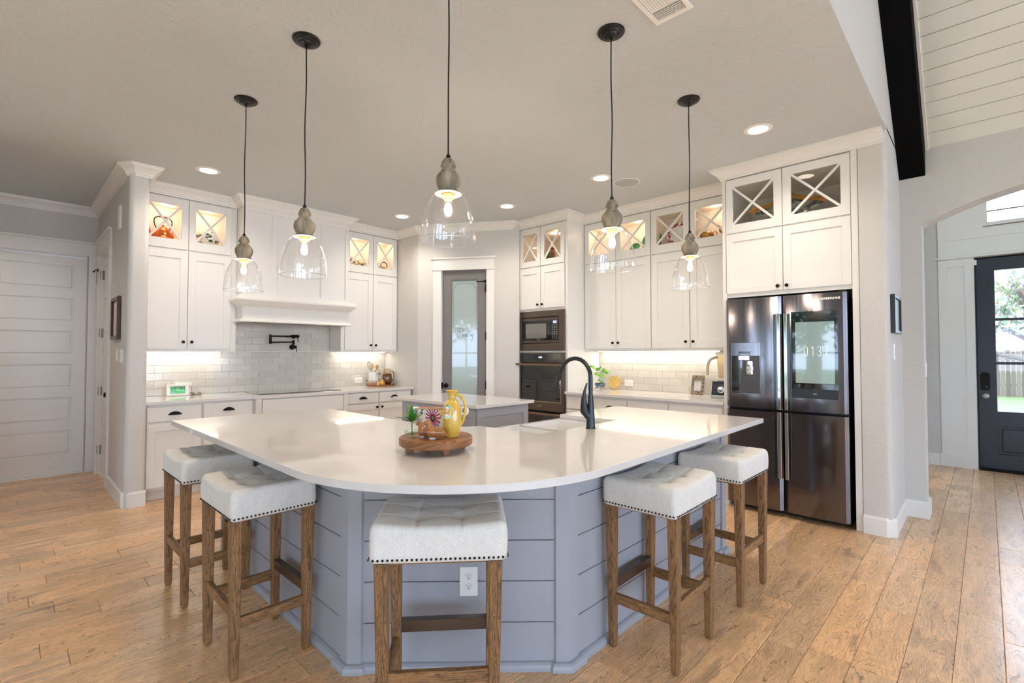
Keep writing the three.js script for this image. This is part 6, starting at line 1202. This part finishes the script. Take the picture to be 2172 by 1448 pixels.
{ // oven tower
  const f = thing('figurine', 'green and brown painted parrot figurine behind the oven tower glass', 'figurine', [-4.04, 2.5115, -4.9], 0.4);
  const gm = std(0xffffff, 0.4, { map: dataTex(128, 128, (u, v) => { const q = fbm(u * 10, v * 10, 10, 10, 3); return q > 0.55 ? [70, 100, 70] : q > 0.42 ? [120, 130, 80] : [46, 66, 52]; }, true) });
  part('body', latheSmooth([[0.0005, 0], [0.05, 0], [0.06, 0.05], [0.052, 0.12], [0.035, 0.165], [0.0005, 0.18]], 28), gm, f);
  part('head', [ball(0.03, 0.2, 0.01, 0.026), rod([0.05, 0.2, 0.01], [0.072, 0.185, 0.012], 0.012, 0.002)], std(0x8a3a22, 0.4), f);
  part('wing', ball(0.05, 0.12, 0.03, 0.02, 0.06, 0.03), std(0xa6502e, 0.4), f);
  const p = thing('pagoda', 'brown wooden tower ornament with stepped roofs behind the oven tower glass', 'ornament', [-3.685, 2.5115, -4.82], 0.3);
  const w1 = std(0x8a5a2e, 0.5), w2 = std(0x5a3418, 0.5);
  part('lower_tower', new THREE.CylinderGeometry(0.065, 0.07, 0.12, 8).translate(0, 0.06, 0), w1, p); part('roof', new THREE.CylinderGeometry(0.06, 0.105, 0.03, 8).translate(0, 0.13, 0), w2, p);
  part('upper_tower', new THREE.CylinderGeometry(0.07, 0.085, 0.07, 8).translate(0, 0.175, 0), w1, p); part('roof', new THREE.CylinderGeometry(0.04, 0.1, 0.05, 8).translate(0, 0.235, 0), std(0xa5683a, 0.5), p);
  part('door', bx(-0.012, 0.012, 0.0, 0.04, 0.066, 0.073, 0.002), std(0xe0cfa0, 0.5), p);
}
{ // fridge wall uppers
  const gr = phy(0x0f8a55, 0.15, { clearcoat: 1 });
  const plate = (n, label, pos, r, m, lean = 0.22, turn = 0) => { const t = thing(n, label, 'plate', pos, turn); const g = lathe([[0, 0], [r * 0.6, 0], [r * 0.68, 0.006], [r, 0.018], [r, 0.021], [r * 0.66, 0.01], [0, 0.005]], 48); part('plate', g.rotateX(Y90 - lean).translate(0, r, 0), m, t); return t; };
  plate('green_plate', 'large emerald green plate standing in the second glass door from the oven', [-2.72, YS2 - 0.002, -5.13], 0.125, gr);
  plate('green_plate', 'small emerald green plate left of the large green plate', [-2.93, YS2 - 0.002, -5.12], 0.07, gr, 0.3);
  const cups = phy(0xffffff, 0.3, { map: dataTex(128, 128, (u, v) => { const q = vn(u * 12, v * 8, 12, 8); return q > 0.6 ? [70, 60, 36] : [214, 190, 150]; }, true) });
  const bw = thing('painted_bowl', 'small painted brown and cream bowl in the first glass door beside the oven', 'bowl', [-3.3, YS2 - 0.002, -5.1]); part('bowl', lathe([[0, 0], [0.035, 0], [0.07, 0.05], [0.066, 0.05], [0.03, 0.008], [0, 0.008]], 36), cups, bw);
  const bc = thing('painted_cup', 'painted cream cup right of the painted bowl behind glass', 'cup', [-3.08, YS2 - 0.002, -5.08]); part('bowl', lathe([[0, 0], [0.025, 0], [0.042, 0.06], [0.039, 0.06], [0.022, 0.008], [0, 0.008]], 32), cups, bc); part('handle', new THREE.TorusGeometry(0.018, 0.005, 8, 20).translate(0.055, 0.03, 0), cups, bc);
  const tex = canvasTex(512, 512, (c, w, h) => { c.fillStyle = '#e9e6dc'; c.fillRect(0, 0, w, h); let s = 21; const q = () => (s = (s * 16807) % 2147483647) / 2147483647; for (let i = 0; i < 90; i++) { const a = q() * 6.283, r = 178 + q() * 50; c.fillStyle = ['#8e2140', '#b5476a', '#6e1a30', '#c98aa0'][i % 4]; c.beginPath(); c.arc(256 + r * Math.cos(a), 256 + r * Math.sin(a), 12 + q() * 12, 0, 7); c.fill(); } c.fillStyle = '#dfe3df'; c.beginPath(); c.arc(256, 256, 158, 0, 7); c.fill(); });
  const fp = thing('flowered_plate', 'white plate with a wide red flowered rim in the third glass door', 'plate', [-2.375, YS2, -5.1], 0.1);
  const pg = lathe([[0, 0], [0.085, 0], [0.095, 0.006], [0.14, 0.02], [0.14, 0.023], [0.093, 0.01], [0, 0.004]], 56), pp = pg.attributes.position, pu = pg.attributes.uv; for (let i = 0; i < pp.count; i++) pu.setXY(i, 0.5 + pp.getX(i) / 0.3, 0.5 + pp.getZ(i) / 0.3);
  part('plate', pg.rotateX(Y90 - 0.22).translate(0, 0.14, 0), phy(0xffffff, 0.25, { map: tex, clearcoat: 0.6 }), fp);
  part('wire_stand', [tube([[-0.1, 0.06, -0.01], [-0.06, 0.22, -0.04], [0.0, 0.285, -0.05], [0.07, 0.26, -0.05], [0.11, 0.16, -0.03]], 0.003, 40, 6), rod([-0.06, 0.003, 0.05], [-0.06, 0.003, -0.08], 0.003), rod([0.06, 0.003, 0.05], [0.06, 0.003, -0.08], 0.003), rod([-0.06, 0.003, -0.06], [0.0, 0.28, -0.05], 0.003), rod([0.06, 0.003, -0.06], [0.0, 0.28, -0.05], 0.003), rod([-0.06, 0.003, -0.06], [0.06, 0.003, -0.06], 0.003)], M.bronze, fp);
  const gold = std(0xb98a4e, 0.12, { metalness: 1 });
  const sug = thing('gold_sugar_bowl', 'shiny gold footed sugar bowl in the fourth glass door', 'bowl', [-2.075, YS2 - 0.002, -5.08]); part('bowl', latheSmooth([[0.0005, 0.0], [0.055, 0.0], [0.05, 0.008], [0.018, 0.02], [0.018, 0.03], [0.06, 0.055], [0.07, 0.085], [0.055, 0.11], [0.05, 0.112]], 40), gold, sug); for (const s of [-1, 1]) part('handle', new THREE.TorusGeometry(0.022, 0.004, 8, 24).translate(s * 0.083, 0.085, 0), gold, sug);
  const tp = thing('gold_teapot', 'shiny gold teapot at the right end of the fourth glass door', 'teapot', [-1.86, YS2 - 0.002, -5.1]); part('body', latheSmooth([[0.0005, 0.0], [0.05, 0.0], [0.045, 0.01], [0.02, 0.025], [0.022, 0.04], [0.065, 0.07], [0.07, 0.105], [0.05, 0.14], [0.034, 0.16], [0.036, 0.175]], 40), gold, tp); part('spout', tube([[-0.06, 0.085, 0], [-0.085, 0.11, 0], [-0.09, 0.15, 0], [-0.11, 0.17, 0]], 0.011, 30, 10), gold, tp); part('lid', [latheSmooth([[0.0005, 0.2], [0.02, 0.195], [0.036, 0.178]], 28), ball(0, 0.21, 0, 0.012)], gold, tp); part('handle', tube([[0.06, 0.13, 0], [0.1, 0.15, 0], [0.11, 0.1, 0], [0.065, 0.075, 0]], 0.006, 30, 8), gold, tp);
}
{ // fan shaped bowl over the fridge
  const t = thing('fan_dish', 'wavy fan shaped dish with a gold rim behind glass over the refrigerator', 'dish', [-1.225, 2.5135, -4.74], 0.05);
  const n = 40, pos = [], uv = [], idx = [], K = 1.22; // an upright ruffled fan
  for (let i = 0; i <= n; i++) for (let j = 0; j <= 8; j++) { const a = -0.95 + 1.9 * i / n, r = 0.06 + 0.19 * j / 8, wv = 0.016 * Math.cos(a * 7) * j / 8; pos.push(Math.sin(a) * r * 1.28 * K, 0.02 + K * (Math.cos(a) * r - 0.06 * Math.cos(0.95)) * 0.78 + 0.012 * Math.cos(a * 7.2) * j / 8, 0.02 + wv - 0.10 * j / 8 * 0.5); uv.push(i / n, j / 8); }
  for (let i = 0; i < n; i++) for (let j = 0; j < 8; j++) { const a = i * 9 + j; idx.push(a, a + 1, a + 10, a, a + 10, a + 9); }
  const g = new THREE.BufferGeometry(); g.setAttribute('position', new THREE.Float32BufferAttribute(pos, 3)); g.setAttribute('uv', new THREE.Float32BufferAttribute(uv, 2)); g.setIndex(idx); g.computeVertexNormals();
  const tex = dataTex(256, 128, (u, v) => { const q = fbm(u * 14, v * 8, 14, 8, 4); if (v > 0.8) return [190, 130, 40]; return q > 0.55 ? [70, 66, 62] : q > 0.4 ? [120, 140, 134] : [170, 160, 140]; }, true);
  part('bowl', g, std(0xffffff, 0.2, { map: tex, metalness: 0.3, side: THREE.DoubleSide }), t);
  part('rim', tube([...Array(n + 1)].map((_, i) => pos.slice((i * 9 + 8) * 3, (i * 9 + 8) * 3 + 3)), 0.006, 80, 8), std(0xc08a2e, 0.2, { metalness: 0.9 }), t);
  part('foot', lathe([[0, 0], [0.05, 0], [0.05, 0.008], [0.02, 0.02], [0, 0.03]], 24).scale(1, 1.2, 0.6), std(0xc08a2e, 0.2, { metalness: 0.9 }), t);
}

// ---------------------------------------------------------------- outside
{
  const grassTex = dataTex(512, 512, (u, v) => { const a = fbm(u * 60, v * 60, 60, 60, 3), b = fbm(u * 6, v * 6, 6, 6, 3), k = 0.6 + 0.6 * a + 0.3 * (b - 0.5); return [84 * k, 104 * k, 58 * k]; }, true);
  const lawnM = std(0xffffff, 0.95, { map: rep(grassTex, 0.4) });
  const lawn = struct('ground', null, null, 'lawn round the house');
  part('front_lawn', bx(-40, 40, -0.5, -0.3, -60, -11.2, 0), lawnM, lawn); part('back_lawn', bx(-40, 40, -0.5, -0.3, 4.95, 50, 0), lawnM, lawn);
  part('porch', bx(-6, 8, -0.5, -0.06, -11.2, -8.15, 0), std(0xb9b4ac, 0.8), lawn); part('walk', bx(-40, 40, -0.32, -0.29, -17.5, -15.5, 0), std(0xc4c0b6, 0.8), lawn);
  const fence = (name, label, z, x0, x1) => { const f = thing(name, label, 'fence', [0, -0.3, z]); const pm = [0x5e5045, 0x54473d, 0x685a4d].map((c) => std(c, 0.9)); let i = 0; for (let x = x0; x < x1; x += 0.145, i++) part('picket', bx(x, x + 0.14, 0, 1.75 + 0.02 * ((i * 7) % 3), 0, 0.02, 0.002), pm[(i * 5) % 3], f); part('rail', bx(x0, x1, 0.4, 0.49, -0.04, 0, 0), pm[0], f); part('rail', bx(x0, x1, 1.4, 1.49, -0.04, 0, 0), pm[0], f); };
  fence('board_fence', 'weathered board fence beyond the front lawn', -27, -1.5, 5.5); 
  // trees: trunk, branches and loose leaves
  const leafG = new THREE.BufferGeometry(); leafG.setAttribute('position', new THREE.Float32BufferAttribute([0, 0, 0, 0.5, 0.12, 0.2, 1, 0, 0, 0, 0, 0, 1, 0, 0, 0.5, 0.12, -0.2], 3)); leafG.computeVertexNormals(); prep(leafG);
  function tree(label, x, z, h, r, n, col, leafL, lean = 0) {
    const t = thing('tree', label, 'tree', [x, -0.3, z]), bark = std(0x5b5048, 0.95);
    part('trunk', tube([[0, 0, 0], [0.05 + lean * 0.2, h * 0.3, 0.03], [lean * 0.6, h * 0.55, 0]], 0.13, 20, 9), bark, t);
    for (let i = 0; i < 9; i++) { const a = i * 2.4, q = 0.35 + 0.06 * i; part('branch', tube([[lean * q, h * q * 0.8, 0], [lean * q + Math.cos(a) * r * 0.4, h * q * 0.8 + r * 0.35, Math.sin(a) * r * 0.4], [lean + Math.cos(a) * r * 0.85, h * q + r * 0.2, Math.sin(a) * r * 0.85]], 0.045, 14, 6), bark, t); }
    const m = new THREE.InstancedMesh(leafG, phy(0xffffff, 0.8, { transmission: 0.3, thickness: 0, side: THREE.DoubleSide }), n), d = new THREE.Object3D(), c = new THREE.Color();
    for (let i = 0; i < n; i++) { const a = rnd() * 6.283, b = Math.acos(2 * rnd() - 1), q = r * (0.45 + 0.6 * Math.cbrt(rnd())) * (0.8 + 0.35 * Math.sin(a * 3 + b * 4)); d.position.set(lean + q * Math.sin(b) * Math.cos(a), h * 0.72 + q * 0.8 * Math.cos(b), q * Math.sin(b) * Math.sin(a)); d.rotation.set(rnd() * 6, rnd() * 6, rnd() * 6); d.scale.setScalar(leafL * (0.6 + 0.8 * rnd())); d.updateMatrix(); m.setMatrixAt(i, d.matrix); m.setColorAt(i, c.setRGB(col[0] * (0.7 + 0.6 * rnd()), col[1] * (0.7 + 0.5 * rnd()), col[2] * (0.7 + 0.6 * rnd()))); }
    m.name = 'foliage'; m.userData.kind = 'stuff'; m.castShadow = true; t.add(m);
  }
  tree('small grey leafed tree seen through the front door glass', 0.95, -13.2, 3.6, 1.0, 1500, [0.22, 0.26, 0.16], 0.13, -0.3);
  tree('leafy green tree beyond the back windows, left of the others', -5.5, 12, 6, 3.0, 6000, [0.16, 0.27, 0.1], 0.3);
  tree('leafy green tree behind the window wall facing the refrigerator', -1.9, 14, 6.5, 3.2, 7000, [0.16, 0.27, 0.1], 0.3);
  tree('leafy green tree beyond the tall room windows', 3.5, 13, 6, 3.0, 6000, [0.16, 0.27, 0.1], 0.3);
  // lantern hanging on the porch
  const l = thing('porch_lantern', 'dark lantern hanging on the porch outside the transom', 'lantern', [1.2, 2.75, -9.4]);
  const gx = 0.17;
  part('cage', [...[[-1, -1], [1, -1], [1, 1], [-1, 1]].map(([a, b]) => rod([a * gx, 0, b * gx], [a * gx * 0.8, 0.4, b * gx * 0.8], 0.008)), bx(-gx - 0.02, gx + 0.02, -0.02, 0, -gx - 0.02, gx + 0.02), bx(-gx, gx, 0.4, 0.415, -gx, gx)], M.black, l);
  part('roof', new THREE.ConeGeometry(0.24, 0.14, 4).rotateY(Math.PI / 4).translate(0, 0.48, 0), M.black, l);
  part('pane', new THREE.CylinderGeometry(0.19, 0.22, 0.38, 4, 1, true).rotateY(Math.PI / 4).translate(0, 0.2, 0), M.glass, l);
  part('bracket', tube([[0, 0.54, 0], [0, 0.7, 0], [-0.3, 0.72, 0.2], [-0.35, 0.6, 1.42]], 0.01, 30, 8), M.black, l);
}
renderer.render(scene, camera);
